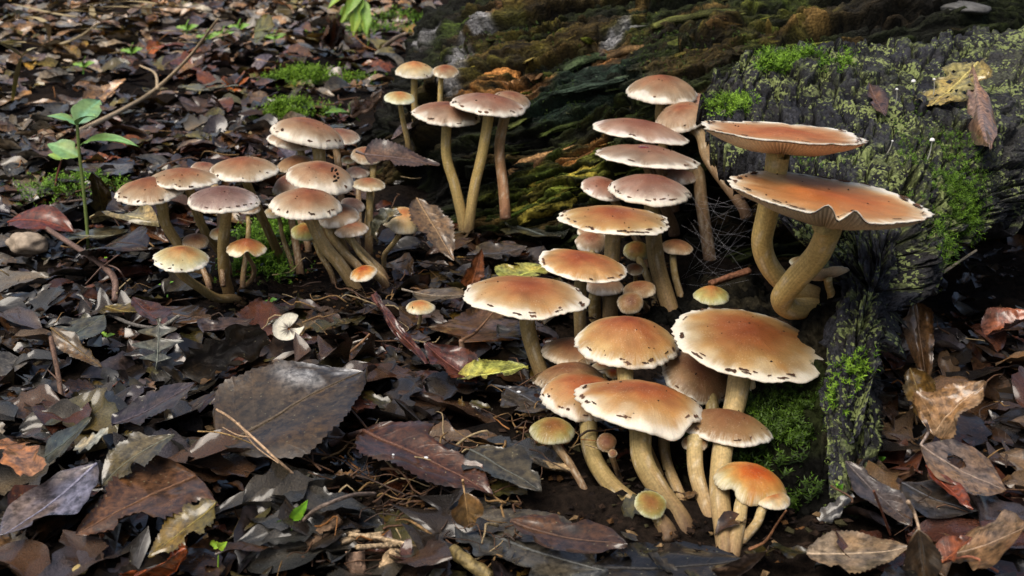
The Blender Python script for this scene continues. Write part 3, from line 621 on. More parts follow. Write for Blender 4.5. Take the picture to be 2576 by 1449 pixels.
floor_moss([(740, 288, .024), (705, 300, .012)], 550, .011, 22, 'smaller moss cushion on the litter just behind the tallest left cap', cols=((.04, .10, .006), (.20, .36, .02)))
floor_moss([(690, 590, .014), (730, 600, .014), (640, 690, .012), (660, 660, .01)], 1300, .007, 23, 'green moss between the stems of the two left mushroom clusters', cols=((.03, .08, .005), (.16, .32, .015)))
floor_moss([(190, 490, .03)], 300, .008, 24, 'low moss strip on the litter behind the tall green seedling', cols=((.05, .12, .008), (.20, .38, .03)))
floor_moss([(930, 90, .05), (1000, 60, .05)], 260, .018, 25, 'far moss patch by the left end of the rotten log', cols=((.05, .12, .008), (.20, .38, .03)))
# ------------------------------------------------------------------ mushrooms
M_WET = mat_base('wet_red', 0.08, 900, 0.2, 0.1, 0.0002, spec=0.7, coat=1.0)
PAL = {  # colour by radius: centre .. rim
 'warm': ((.25,.050,.016),(.33,.105,.032),(.42,.225,.080),(.48,.315,.135),(.76,.67,.51)),
 'pink': ((.18,.052,.028),(.23,.10,.058),(.295,.185,.125),(.36,.265,.205),(.66,.60,.55)),
 'tan': ((.23,.066,.026),(.27,.115,.052),(.335,.22,.125),(.40,.30,.195),(.72,.66,.56)),
 'purple':((.14,.060,.042),(.18,.10,.078),(.25,.17,.135),(.35,.275,.235),(.64,.58,.53)),
 'green': ((.36,.11,.022),(.38,.17,.04),(.39,.29,.08),(.42,.39,.14),(.50,.49,.26)),
 'cream': ((.40,.12,.035),(.46,.22,.075),(.52,.39,.19),(.58,.51,.33),(.70,.66,.51)),
 'brown': ((.16,.055,.022),(.21,.095,.040),(.27,.16,.07),(.32,.215,.11),(.50,.40,.26)),
 'orange': ((.44,.07,.010),(.50,.125,.020),(.54,.26,.06),(.58,.41,.15),(.66,.57,.32)),
 'olive': ((.22,.075,.016),(.25,.11,.024),(.28,.185,.045),(.32,.265,.085),(.42,.40,.20)),
 'plate': ((.36,.085,.020),(.41,.135,.036),(.46,.225,.085),(.60,.46,.28),(.82,.76,.63)),
}
PR = np.array([0, .36, .72, .90, 1.0])
def prof(kind, r):
    if kind == 'dome': return (1 - np.minimum(r, 1) ** 2.5) ** .66
    if kind == 'flat': return .80 * (1 - np.minimum(r, 1) ** 2.9) ** .95 + .20 * np.exp(-(r / .35) ** 2)
    if kind == 'umbo': return .86 * (1 - np.minimum(r, 1) ** 2.4) ** .72 + .14 * np.exp(-(r / .36) ** 2) * (1 - np.minimum(r, 1) ** 2)
    if kind == 'bell': return .76 * (1 - np.minimum(r, 1) ** 2.2) ** .74 + .24 * np.exp(-(r / .42) ** 2) * (1 - np.minimum(r, 1) ** 2)
    if kind == 'plate': return .55 * np.exp(-(r / .45) ** 2) + .25 * r ** 3
def mushroom(box, q, roll, pal, kind, capY, stem=None, sw=(30, 26), baseY=None, fl=0, label='', group=None, e=None, lobes=(), under=None, ng=48, wav=.035,
             ring=0, stemcol=None, name='mushroom', colshift=0.0, seed=None, part_arc=None, pale=0.0, wet=None):
    mushroom.k += 1; sd_ = seed or mushroom.k * 17 + 3
    r_ = np.random.default_rng(sd_)
    x0, x1, yt, yb = box; W_, T_ = x1 - x0, yb - yt; ro = math.radians(roll)
    B2 = math.sqrt(max(T_ ** 2 - (W_ * math.sin(ro)) ** 2, (T_ * .45) ** 2)) / math.cos(ro)
    w = math.sqrt(max(W_ ** 2 - (B2 * math.sin(ro)) ** 2, (W_ * .8) ** 2)) / math.cos(ro) if abs(roll) > 3 else W_
    Rp = w / 2; ratio = B2 / Rp
    if e is None:
        q = min(q, .88 * ratio); lo, hi = -.02, 1.2
        for _ in range(40):
            m = (lo + hi) / 2; f = math.sin(m) + math.sqrt((q * math.cos(m)) ** 2 + math.sin(m) ** 2)
            lo, hi = (m, hi) if f < ratio else (lo, m)
        ee = (lo + hi) / 2; S = math.sqrt((q * math.cos(ee)) ** 2 + math.sin(ee) ** 2)
        off = Rp * (S - math.sin(ee)) / 2
    else:
        ee = math.radians(e); off = 0.0
    cx, cy = (x0 + x1) / 2 - math.sin(ro) * off, (yt + yb) / 2 + math.cos(ro) * off
    C = at(cx, cy, capY); R = Rp * depth_of(C) / FPX
    rv = (C - Vector((0, 0, CAM_H))).normalized(); ecam = math.asin(-rv.z)
    fw = Vector((rv.x, rv.y, 0)).normalized(); rt = Vector((fw.y, -fw.x, 0))
    tilt = ee - ecam
    n = Vector((0, 0, 1)) * math.cos(tilt) - fw * math.sin(tilt); bk = n.cross(rt)
    Rm = Matrix.Rotation(ro, 3, rv); rt, n, bk = Rm @ rt, Rm @ n, Rm @ bk
    M3 = np.array([rt, bk, n]); C_ = np.array(C)
    H = q * R
    big = Rp > 60
    seg, nr = (176 if Rp > 200 else 112, 26) if big else (64, 18)
    o1, o2 = r_.uniform(0, 50, 2)
    if fl and r_.random() < .6: lobes = tuple(lobes) + tuple((r_.uniform(0, 360), r_.uniform(3, 6), r_.uniform(-.03, .03), r_.uniform(.05, .12)) for _ in range(2))
    def surf(r, ph):
        r, ph = np.broadcast_arrays(np.asarray(r, float), np.asarray(ph, float))
        cph, sph = np.cos(ph), np.sin(ph)
        rho = 1 + .075 * fbm(cph * 1.3 + o1, sph * 1.3, o2, 5, 2) * r + np.where(r > .9, 0.040 * fbm(cph * 14 + o1, sph * 14, o2, 8, 2) * (r - .9) * 10, 0)
        zz = H * prof(kind, r) + R * wav * fbm(cph * 1.7 + o2, sph * 1.7, o1, 6, 2) * r ** 3 + R * .018 * fbm(r * cph * 3 + o1, r * sph * 3, o2, 9, 3) * (1 - r ** 4)
        for (a0, wd, dz, dr) in lobes:
            dlt = np.angle(np.exp(1j * (ph - math.radians(a0)))); g = np.exp(-(dlt / math.radians(wd)) ** 2)
            zz = zz + dz * R * g * r ** 4; rho = rho - dr * g * r ** 3
        return np.stack([R * r * rho * cph, R * r * rho * sph, zz], -1)
    def world(L): return L @ M3 + C_
    root_p = None
    pts = []
    thk = .014 * R
    Tu = (under if under is not None else .62 * q) * R
    zat = H * prof(kind, 0.0) - Tu - thk - .02 * R
    if stem:
        P0 = Vector(world(np.array([0, 0, zat])))
        base = stem[-1]
        bp = at(base[0], base[1], baseY) if baseY else ground(base[0], base[1])
        if baseY is None: baseY = bp.y
        sx = [proj(*P0)] + list(stem)
        cum = np.concatenate([[0], np.cumsum([math.dist(sx[i], sx[i + 1]) for i in range(len(sx) - 1)])]); cum /= cum[-1]
        pts = [P0] + [at(px, py, capY + (baseY - capY) * t) for (px, py), t in zip(sx[1:], cum[1:])]
        dlast = (pts[-1] - pts[-2]).normalized(); pts.append(pts[-1] + dlast * .006 + Vector((0, 0, -.004)))
        root_p = pts[-2]
    else:
        root_p = Vector(C_)
    root = thing(name, root_p, label, 'mushroom', group); CHECK.append((round(C.z, 3), label[:40], round(root_p.z, 3), round(math.degrees(tilt))))
    # cap
    rr = np.concatenate([np.linspace(0.02, .86, nr - 8), np.linspace(.885, 1, 8)])
    ph = np.linspace(0, 2 * math.pi, seg, endpoint=False)
    RR, PHI = np.meshgrid(rr, ph, indexing='ij')
    L = surf(RR, PHI)
    lip = L[-1].copy(); lip[:, 2] -= thk; lip[:, :2] *= .988
    L = np.concatenate([L, lip[None]]); RR = np.concatenate([RR, RR[-1:]]); PHI = np.concatenate([PHI, PHI[-1:]])
    cph, sph = np.cos(PHI), np.sin(PHI)
    blot = fbm(RR * cph * 2.2 + o1, RR * sph * 2.2 + o2, 0, 12, 3); edge = fbm(cph * 5 + o1, sph * 5, RR * 2, 13, 3)
    rc = np.clip(RR + .13 * blot + .09 * edge * RR + colshift, 0, 1)
    pc = np.array(PAL[pal]); colr = np.stack([np.interp(rc, PR, pc[:, k]) for k in range(3)], -1)
    colr = colr * (1 + .16 * fbm(RR * cph * 5 + o2, RR * sph * 5, o1, 14, 3))[..., None] * (1 + .035 * r_.normal(0, 1, 3) * np.array([.7, .6, 1]))
    damp = sstep(.15, .75, fbm(RR * cph * 1.6 + o2, RR * sph * 1.6 + o1, 4, 24, 3)); colr = colr * (1 - .2 * damp)[..., None]
    colr = mixc(colr, (.84, .80, .70), sstep(.91 - .06 * bool(pale), .98, RR + .05 * edge) * .85 * (1 if fl or pale else .2))
    if pale: colr = mixc(colr, (.72, .65, .52), pale * .7 * sstep(.68, .97, rc))
    V = world(L.reshape(-1, 3)); F = gridF(len(L), seg, True)
    F = np.concatenate([F, np.stack([np.arange(seg), np.full(seg, len(V)), np.full(seg, len(V)), (np.arange(seg) + 1) % seg], -1)])
    V = np.concatenate([V, world(surf(0.0, 0.0)[None])]); colr = np.concatenate([np.clip(colr.reshape(-1, 3), .01, .9), colr[0].mean(0)[None]])
    cuv = np.concatenate([np.stack([cph, sph, RR], -1).reshape(-1, 3), [[0, 0, 0]]])
    Fl = [tuple(dict.fromkeys(f)) for f in F.tolist()]
    if part_arc:
        keep = (PHI[0] > math.radians(part_arc[0])) & (PHI[0] < math.radians(part_arc[1]))
        Fl = [f for f in Fl if all(keep[i % seg] or i >= len(cuv) - 1 for i in f)]
    cap_o = child('cap', V, Fl, M_CAP, root, {'col': colr, 'cuv': cuv})
    if wet:                                                         # a wet wine red spot on the cap
        tq = np.linspace(0, 1, 6)[:, None] * np.ones(16); aq = np.ones((6, 1)) * np.linspace(0, 2 * math.pi, 16, endpoint=False)
        xq = wet[0] * math.cos(math.radians(wet[1])) + wet[2] * 1.5 * tq * np.cos(aq); yq = wet[0] * math.sin(math.radians(wet[1])) + wet[2] * tq * np.sin(aq) * (1 + .3 * np.cos(3 * aq))
        Lw = surf(np.hypot(xq, yq), np.arctan2(yq, xq)); Lw[..., 2] += R * .016 * (1 - tq ** 2) + .001 * R
        child('wet_spot', world(Lw.reshape(-1, 3)), gridF(6, 16, True), M_WET, cap_o, {'col': np.tile((.16, .012, .008), (96, 1))})
    # gills
    gs = ng * 2; gr = np.linspace(.10, .985, 14); gp = np.linspace(0, 2 * math.pi, gs, endpoint=False)
    GR, GP = np.meshgrid(gr, gp, indexing='ij')
    L = surf(GR, GP); fold = np.where(np.arange(gs) % 2 == 0, 1.0, -1.0)[None, :] * (.026 if under else .02) * R * sstep(0, .25, GR) * sstep(1.0, .93, GR)
    L[..., 2] -= thk + Tu * (1 - GR ** 1.4) + fold + .004 * R
    L[..., :2] *= .985
    gc = mixc((.30, .20, .12), (.60, .47, .32), np.clip(GR * .9 + .1 * fbm(np.cos(GP) * 9, np.sin(GP) * 9, GR * 3, 15, 2), 0, 1)) * np.where(fold < 0, .55, 1.0)[..., None]
    gc = gc * .8 if under is None else mixc(gc, (.90, .80, .62), .85 * np.clip(GR * 1.3 - .2, 0, 1) * np.where(fold < 0, .4, 1.0))
    Fg = gridF(len(gr), gs, True)[:, ::-1]
    if part_arc:
        keep = (gp > math.radians(part_arc[0])) & (gp < math.radians(part_arc[1])); Fg = np.array([f for f in Fg if all(keep[i % gs] for i in f)])
    if part_arc: gc = mixc((.12, .10, .09), (.72, .69, .58), sstep(.15, .6, GR + .2 * fbm(np.cos(GP) * 6, np.sin(GP) * 6, 0, 3, 2))) * np.where(fold < 0, .75, 1.0)[..., None]
    child('gills', world(L.reshape(-1, 3)), Fg, M_GILL, cap_o, {'col': np.clip(gc.reshape(-1, 3), .01, 1)})
    # veil remnants on the rim
    if fl:
        bag = Bag()
        for _ in range(int(fl * (1.8 if Rp > 95 else 1.3))):
            a0 = r_.uniform(0, 2 * math.pi); rc0 = r_.uniform(.88, .96); da = r_.uniform(.03, .10); dr = r_.uniform(.014, .036)
            nu, nv = 3, 7
            tr = np.linspace(-1, 1, nu)[:, None] * np.ones(nv); ta = np.ones((nu, 1)) * np.linspace(-1, 1, nv)
            jag = r_.uniform(.15, 1, nv); jag[[0, -1]] *= .3
            rq = rc0 + dr * tr * jag[None, :] + ta * r_.normal(0, .006); aq = a0 + da * ta + r_.normal(0, .006, (nu, nv))
            Lf = surf(np.minimum(rq, .985), aq); Lf[..., 2] += .010 * R + .012 * R * np.abs(tr) * r_.uniform(0, 1)
            bag.add(world(Lf.reshape(-1, 3)), gridF(nu, nv), np.array((.085, .045, .028)) * r_.uniform(.5, 1.7))
        for _ in range(int(fl * .7)):                              # crumbs of soil stuck to the cap
            a0, rc0 = r_.uniform(0, 2 * math.pi), r_.uniform(.1, .9) ** .7; q = world(surf(rc0, a0)); s_ = r_.uniform(.0003, .0008)
            bag.add(q + (r_.uniform(-.4, .4, (6, 3)) + np.array([[1, 0, 0], [-1, 0, 0], [0, 1, 0], [0, -1, 0], [0, 0, .8], [0, 0, -.8]])) * s_, [(0, 2, 4), (2, 1, 4), (1, 3, 4), (3, 0, 4), (2, 0, 5), (1, 2, 5), (3, 1, 5), (0, 3, 5)], (.03, .018, .012))
        me = bag.mesh('veil_remnant', M_FLAKE, parent_loc(root), False)
        obj('veil_remnant', me, cap_o, kind='stuff')
    # stem
    if stem:
        d0 = depth_of(pts[0]) / FPX; sw = (sw[0] * .93, sw[1] * .93); rad = [sw[0] / 2 * d0 * 1.08, sw[0] / 2 * d0, (sw[0] + sw[1]) / 4 * d0, sw[1] / 2 * d0, sw[1] / 2 * d0 * 1.08]
        nn = 44; V, F, tt, aa = tube(pts, rad, 20 if big else 14, nn, .05, sd_)
        sc = stemcol or ((.58, .44, .20), (.50, .35, .15), (.27, .155, .085))
        st = fbm(np.cos(aa) * 4 + o1, np.sin(aa) * 4, tt * 2.0, 18, 3); st2 = fbm(np.cos(aa) * 9, np.sin(aa) * 9, tt * 22, 19, 2)
        t2 = np.clip(tt + .12 * st, 0, 1)
        cs = np.stack([np.interp(t2, [0, .45, 1], [s[k] for s in sc]) for k in range(3)], -1) * (1 + .25 * st + .12 * st2)[:, None]
        cs = mixc(cs, (.62, .55, .42), sstep(.45, .8, st2) * .5)
        cs = mixc(cs, (.075, .045, .028), sstep(.72, 1.0, tt + .12 * st) * .75)
        if ring:
            zone = np.exp(-((tt - ring - .015 * st2) / .022) ** 2); cs = mixc(cs, (.05, .03, .02), zone * np.clip(.4 + 1.3 * fbm(np.cos(aa) * 8, np.sin(aa) * 8, tt * 5, 44, 2), 0, 1))
        child('stem', V, F, M_STEM, root, {'col': np.clip(cs, .01, 1), 'cuv': np.stack([np.cos(aa), np.sin(aa), tt], -1)})
    return root
mushroom.k = 0; CHECK = []
YEL = ((.58,.46,.19),(.52,.38,.135),(.46,.33,.15)); BRN = ((.43,.34,.145),(.345,.25,.10),(.20,.115,.06)); DRK = ((.36,.26,.13),(.28,.18,.095),(.17,.10,.06)); PALE = ((.55,.44,.21),(.46,.335,.15),(.27,.16,.085))
GA, GB, GC, GD, GE, GF = 'mushroom cluster at the left', 'mushroom cluster beside the log end', 'mushrooms on the log end', 'stacked mushrooms at the log hollow', 'large mushrooms on the stump', 'front mushroom cluster'
m = mushroom
# left cluster
m((290,468,440,514), .42, -4, 'tan', 'umbo', .765, [(406,513),(415,560),(450,617),(478,662),(520,700)], (30,27), None, 12, 'tan brown mushroom half shaded by a neighbour, outermost of the cluster nearest the seedling', GA, stemcol=BRN)
m((379,545,418,477), .34, 2, 'tan', 'umbo', .775, [(477,477),(495,532),(517,584),(547,624),(575,680)], (26,25), None, 10, 'tan mushroom with dark rim flecks between the rust brown and purple neighbours', GA, stemcol=BRN)
m((480,550,406,440), .4, 8, 'pink', 'dome', .83, [(552,500),(556,600),(570,660)], (20,20), .77, 0, 'reddish cap almost hidden behind two tan caps of the leftmost cluster', GA, stemcol=DRK)
m((529,698,389,459), .40, 1, 'tan', 'umbo', .80, [(620,458),(646,517),(676,584),(709,657)], (24,26), None, 12, 'tallest domed tan mushroom of the leftmost cluster, long slanting brown stem', GA, stemcol=BRN)
m((475,655,463,537), .40, 3, 'purple', 'umbo', .735, [(569,536),(561,620),(565,694),(576,738)], (31,34), None, 11, 'purplish brown domed mushroom on a straight thick stem', GA, stemcol=BRN)
m((385,527,611,684), .46, 4, 'cream', 'bell', .70, [(451,683),(502,724),(547,750),(592,752)], (24,27), None, 5, 'orange and cream bell mushroom leaning out low on a curved stem', GA, stemcol=BRN, lobes=((215,25,.06,0),))
m((572,670,594,648), .55, 4, 'warm', 'bell', .722, [(620,637),(639,676),(632,705),(606,728)], (12,15), None, 0, 'small orange brown mushroom with a notched rim beside the purplish cap stem', GA, stemcol=DRK, lobes=((-88,17,.30,.14),(-128,25,-.08,0),(-50,25,-.08,0)))
m((458,527,586,628), .5, 0, 'brown', 'dome', .775, [(495,640),(520,700)], (14,16), .745, 0, 'dull brown cap in shade behind the low cream bell mushroom', GA, stemcol=DRK)
m((528,578,572,604), .5, 0, 'cream', 'dome', .785, [(556,620),(560,690)], (12,14), .75, 0, 'small pale cap tucked between stems of the leftmost cluster', GA, stemcol=DRK)
m((594,655,506,540), .4, 5, 'tan', 'dome', .79, [(624,545),(624,595),(612,690)], (12,14), .75, 0, 'little tan cap peeping out behind the purplish brown mushroom', GA, stemcol=BRN)
# cluster beside the log end
m((688,862,294,371), .50, 13, 'tan', 'dome', .86, [(798,365),(806,420),(815,520),(830,600)], (34,32), .84, 12, 'large tilted tan mushroom topping the cluster with whitish rim', GB, stemcol=BRN, pale=.4, ring=.22)
m((676,790,329,378), .36, 10, 'tan', 'dome', .885, [(756,377),(765,440),(790,560)], (20,18), .84, 3, 'tan cap just under the left rim of the tilted topmost cap', GB, stemcol=BRN)
m((806,905,322,364), .36, 6, 'pink', 'dome', .91, [(845,362),(852,420),(862,560)], (20,18), .86, 3, 'pinkish brown cap behind the right side of the tilted topmost cap', GB, stemcol=DRK)
m((722,891,405,488), .46, 8, 'tan', 'dome', .79, [(815,490),(835,560),(870,640)], (28,26), .78, 6, 'tan mushroom with black droppings on its cap', GB, stemcol=BRN, pale=.3)
m((683,862,467,554), .50, 4, 'tan', 'umbo', .745, [(783,552),(812,613),(857,668),(901,737)], (34,35), None, 9, 'broad peach tan mushroom with a long diagonal stem in front of the cluster', GB, stemcol=PALE, pale=.3)
m((698,792,390,438), .40, -6, 'brown', 'dome', .85, [(740,440),(770,560)], (18,18), .82, 0, 'shaded brown cap below the tilted top mushroom', GB, stemcol=DRK)
m((685,765,436,492), .45, -22, 'pink', 'dome', .82, [(735,490),(770,600)], (18,18), .80, 0, 'pinkish cap pushed behind the broad peach tan mushroom', GB, stemcol=DRK)
m((880,962,369,415), .42, 4, 'tan', 'dome', .885, [(938,414),(935,480),(925,560)], (18,18), .86, 0, 'tan cap partly covered by a dead brown leaf', GB, stemcol=BRN)
m((857,895,390,412), .45, 0, 'cream', 'bell', .91, [(875,412),(878,440)], (6,7), .90, 0, 'tiny cream bell cap in the gap beside the leaf covered cap', GB, stemcol=BRN)
m((886,971,444,482), .42, 3, 'tan', 'umbo', .83, [(930,481),(930,546),(928,605)], (18,22), .82, 0, 'small neat tan mushroom on a straight stem at the cluster right edge', GB, stemcol=BRN)
m((868,932,418,449), .40, 6, 'purple', 'dome', .875, [(900,450),(905,560)], (14,14), .84, 0, 'dark reddish cap behind the mushroom with black droppings', GB, stemcol=DRK)
m((855,917,497,536), .45, 10, 'purple', 'dome', .82, [(888,540),(900,610)], (14,16), .80, 0, 'small purple brown cap against the dark hollow', GB, stemcol=DRK)
m((800,904,513,575), .42, -8, 'tan', 'dome', .785, [(827,573),(860,628),(905,675)], (22,23), .765, 0, 'tan cap immediately under the right rim of the broad peach cap', GB, stemcol=PALE)
m((842,928,557,597), .42, -4, 'tan', 'dome', .775, [(882,596),(905,640),(958,692)], (12,16), .765, 0, 'smooth small tan cap below the larger tan one beside the broad peach cap', GB, stemcol=PALE)
m((733,800,560,607), .46, 6, 'green', 'dome', .775, [(790,605),(805,640),(830,680)], (14,15), .765, 0, 'greenish cream cap left of the long diagonal stem', GB, stemcol=BRN)
m((661,722,520,550), .42, 0, 'cream', 'dome', .84, [(703,552),(712,600),(731,654)], (11,13), .82, 0, 'pale little cap above the moss between the two left clusters', GB, stemcol=BRN)
m((690,760,505,545), .42, 0, 'tan', 'dome', .83, [(733,548),(742,600),(752,662)], (20,21), .81, 0, 'cap hidden under the broad peach cap with a dark straight stem', GB, stemcol=DRK)
m((879,951,665,710), .50, -14, 'orange', 'umbo', .735, [(905,700),(930,690),(955,700)], (16,20), .75, 0, 'small rust and white cap lying low at the cluster foot', GB, stemcol=PALE, pale=.9)
m((840,900,560,590), .4, 0, 'brown', 'dome', .80, [(880,600),(915,640),(955,678)], (20,22), .785, 0, 'hidden cap with a slanting pinkish stem running to the debris covered mushroom', GB, stemcol=PALE)
# mushrooms on the log end
m((993,1092,152,199), .55, 2, 'cream', 'umbo', 1.06, [(1042,196),(1042,247),(1044,284)], (18,18), 1.06, 3, 'cream mushroom with orange top standing high on the log end', GC, stemcol=YEL)
m((1088,1153,161,197), .48, 2, 'tan', 'umbo', 1.035, [(1110,196),(1107,258)], (14,15), 1.035, 0, 'smaller peach cap touching the cream mushroom on the log end', GC, stemcol=YEL)
m((965,1045,228,263), .42, 3, 'cream', 'umbo', 1.02, [(1007,262),(1013,299),(1024,347)], (13,15), 1.03, 0, 'cream mushroom with rust centre below the pair on the log end', GC, stemcol=YEL)
m((1037,1210,251,318), .40, 6, 'pink', 'umbo', .925, [(1123,315),(1123,393),(1144,466),(1164,553)], (26,30), .915, 8, 'pinkish brown mushroom with curved yellowish stem, shaded by a paler cap', GC, stemcol=YEL)
m((1134,1325,230,293), .34, 7, 'pink', 'umbo', .915, [(1229,290),(1214,384),(1195,466),(1181,553)], (29,28), .91, 13, 'pale pinkish mushroom with square dark rim flecks and tall leaning stem', GC, stemcol=YEL, pale=.4)
m((1240,1335,228,273), .45, 12, 'pink', 'dome', .945, [(1270,295),(1256,375),(1265,460),(1270,519)], (27,28), .90, 2, 'reddish cap half hidden behind the pale pinkish mushroom', GC, stemcol=((.50,.36,.15),(.36,.20,.09),(.30,.14,.08)))
# single mushrooms between the clusters
m((961,1066,520,589), .58, 8, 'cream', 'dome', .80, [(1004,590),(983,621),(966,645),(968,685)], (14,15), None, 0, 'cream mushroom with decaying leaf debris stuck on its cap', None, stemcol=PALE, lobes=((-130,18,.05,.12),))
m((1023,1094,754,792), .42, 2, 'cream', 'dome', .672, [(1058,791),(1053,819),(1042,842)], (10,12), None, 0, 'tiny cream capped mushroom alone among curled red brown leaves', None, stemcol=PALE)
m((1742,1836,713,767), .62, 2, 'green', 'bell', .60, [(1790,770),(1795,800),(1790,830)], (16,16), .60, 0, 'small pale green and orange button mushroom behind the widest round cap', None, stemcol=YEL)
# stacked mushrooms at the log hollow
m((1575,1753,184,261), .52, 3, 'tan', 'umbo', .93, [(1662,260),(1660,300),(1670,380)], (26,26), .93, 5, 'domed tan mushroom standing highest above the stacked caps', GD, stemcol=BRN)
m((1665,1797,232,300), .45, -8, 'pink', 'dome', .93, [(1740,300),(1760,350),(1790,430)], (22,22), .92, 0, 'reddish brown cap behind the cap torn by bark', GD, stemcol=DRK)
m((1645,1785,255,335), .52, -12, 'tan', 'dome', .895, [(1762,340),(1779,396),(1822,458),(1868,520)], (30,30), .84, 5, 'tan cap torn by the broken bark corner with a long curved stem', GD, stemcol=DRK, lobes=((-150,20,.08,0),(15,30,0,.25)))
m((1492,1730,293,358), .27, 8, 'pink', 'flat', .875, [(1630,356),(1660,420),(1690,500)], (28,28), .88, 6, 'lilac rimmed flat brown cap second from top of the stack', GD, stemcol=DRK)
m((1496,1761,357,423), .25, 6, 'pink', 'flat', .83, [(1631,420),(1650,470),(1690,560)], (30,30), .84, 7, 'lilac brown flat cap with a wet red spot on top', GD, stemcol=DRK, wet=(.18, -120, .07))
m((1655,1760,405,463), .4, 4, 'pink', 'dome', .885, [(1753,430),(1765,515),(1784,640)], (34,34), .86, 0, 'shaded cap behind the wet spotted cap, on a thick dark stem', GD, stemcol=DRK)
m((1460,1572,443,504), .34, 12, 'pink', 'dome', .81, [(1545,505),(1580,560),(1620,640)], (22,22), .82, 5, 'tan cap peeking out left beneath a rounder brown cap', GD, stemcol=DRK)
m((1531,1735,432,517), .42, 4, 'pink', 'umbo', .785, [(1640,520),(1644,589),(1655,673),(1690,790)], (42,44), None, 10, 'rounded brown mushroom with frosted white rim midway in the stack', GD, stemcol=BRN, pale=.4)
m((1403,1690,511,590), .20, 3, 'warm', 'flat', .735, [(1543,588),(1538,663),(1535,795)], (42,42), None, 22, 'wide flat orange tan mushroom with many dark rim flecks', GD, stemcol=PALE, ring=.13)
m((1357,1580,622,708), .26, 8, 'warm', 'flat', .675, [(1461,708),(1458,770),(1460,850)], (34,34), None, 4, 'rust centred flat mushroom with pale rim under the many flecked cap', GD, stemcol=PALE, lobes=((150,30,.05,0),))
m((1448,1530,578,637), .5, 0, 'tan', 'dome', .785, [(1490,640),(1500,760)], (18,18), .74, 0, 'young tan cap below the left side of the many flecked cap', GD, stemcol=BRN)
m((1453,1495,568,598), .5, 0, 'tan', 'dome', .80, [(1475,600),(1490,740)], (12,12), .76, 0, 'smallest young cap squeezed above another under the many flecked cap', GD, stemcol=BRN)
m((1566,1635,605,657), .5, 4, 'olive', 'dome', .79, [(1610,658),(1630,700),(1650,770)], (20,20), .75, 0, 'olive young cap between two pale stems', GD, stemcol=BRN)
m((1661,1743,599,641), .52, 3, 'brown', 'umbo', .77, [(1693,640),(1698,692),(1715,757)], (18,20), .745, 0, 'small brown capped mushroom on a thin stem by the spider threads', GD, stemcol=BRN)
m((1574,1620,660,693), .5, 0, 'tan', 'bell', .735, [(1598,693),(1600,740)], (11,12), .75, 0, 'tiny pale cap behind the stems of the stack', GD, stemcol=BRN)
m((1566,1652,705,753), .46, -6, 'brown', 'dome', .70, [(1610,755),(1640,790)], (18,18), .725, 0, 'small orange tan cap leaning out low among the stems', GD, stemcol=DRK)  # brown palette paints shade onto this orange tan cap
m((1552,1617,734,790), .55, 8, 'brown', 'dome', .66, [(1585,790),(1590,830)], (18,18), .69, 0, 'young orange cap behind the cone shaped cap', GD, stemcol=BRN)  # orange cap coloured brown to paint in its shade
m((1470,1570,694,746), .5, 0, 'tan', 'dome', .715, [(1497,746),(1497,800)], (34,34), .72, 0, 'pinkish tan cap under the rust centred flat mushroom', GD, stemcol=BRN)
m((1800,1850,330,362), .5, 0, 'brown', 'dome', .86, [(1828,365),(1851,425),(1868,470)], (18,16), .82, 0, 'shaded cap in the hollow under the bark corner', GD, stemcol=DRK)
m((1808,1838,206,237), .7, 0, 'pink', 'bell', .92, [(1822,237),(1822,262)], (5,5), .92, 0, 'broken pale cap fragment on a thin stem behind the bark corner', GD, stemcol=BRN)
# large mushrooms on the stump
m((1763,2182,304,362), .09, 3, 'plate', 'plate', .545, [(1958,388),(1950,440),(1930,540),(1917,611),(1937,673),(1985,722),(2050,745)], (62,56), .56, 12, 'big flat upturned cap showing gills, upper of two on the stump', GE, under=.25, ng=130, wav=.03, stemcol=YEL)
m((1841,2336,436,556), .08, 7, 'plate', 'plate', .505, [(2085,575),(2056,640),(1998,706),(1968,752),(1990,776),(2045,772),(2098,764)], (72,66), .565, 16, 'largest orange plate shaped cap with wavy notched rim on a bent yellow stem', GE, under=.26, ng=150, wav=.02, stemcol=YEL,
  lobes=((-90,5,.12,.03),(-82.5,2.6,-.07,.14),(-75,6,.11,.05),(-20,25,.03,0)))
m((2030,2130,664,712), .10, -16, 'cream', 'plate', .538, [(2085,720),(2092,745),(2085,790)], (22,24), .55, 0, 'curled whitish cap showing grey gills behind the bent yellow stem', GE, e=-14, under=.25, ng=70, wav=.10, stemcol=BRN)
m((1985,2040,645,672), .3, 0, 'cream', 'dome', .60, [(2010,680),(2030,720)], (12,14), .60, 0, 'small pale cap edge behind the fork of the two big stems', GE, stemcol=BRN)
# front cluster
m((1166,1480,684,797), .26, 4, 'warm', 'flat', .615, [(1325,796),(1335,857),(1368,955)], (42,42), None, 14, 'wide orange mushroom with white frayed rim and dark collar on its stem', GF, stemcol=BRN, pale=.3, ring=.2)
m((1442,1714,781,926), .52, 3, 'warm', 'bell', .555, [(1572,926),(1580,1000),(1610,1100),(1690,1290)], (44,40), .465, 9, 'cone shaped orange mushroom at the centre of the front cluster', GF, stemcol=BRN)
m((1690,2069,767,953), .20, 9, 'warm', 'flat', .535, [(1862,945),(1845,1030),(1815,1130),(1800,1290)], (62,44), .475, 20, 'widest round orange cap with broad white rim and dark flecks', GF, stemcol=PALE, pale=.5, ring=.10)
m((1363,1510,846,925), .40, 4, 'brown', 'dome', .60, [(1440,930),(1500,1060)], (30,28), .56, 0, 'dark amber cap half hidden behind the cone shaped cap', GF, stemcol=DRK)
m((1348,1515,910,985), .45, -6, 'brown', 'dome', .558, [(1440,985),(1470,1080),(1560,1200)], (30,28), .52, 0, 'amber brown cap above the cream rimmed one on the left of the front cluster', GF, stemcol=DRK, colshift=-.1)
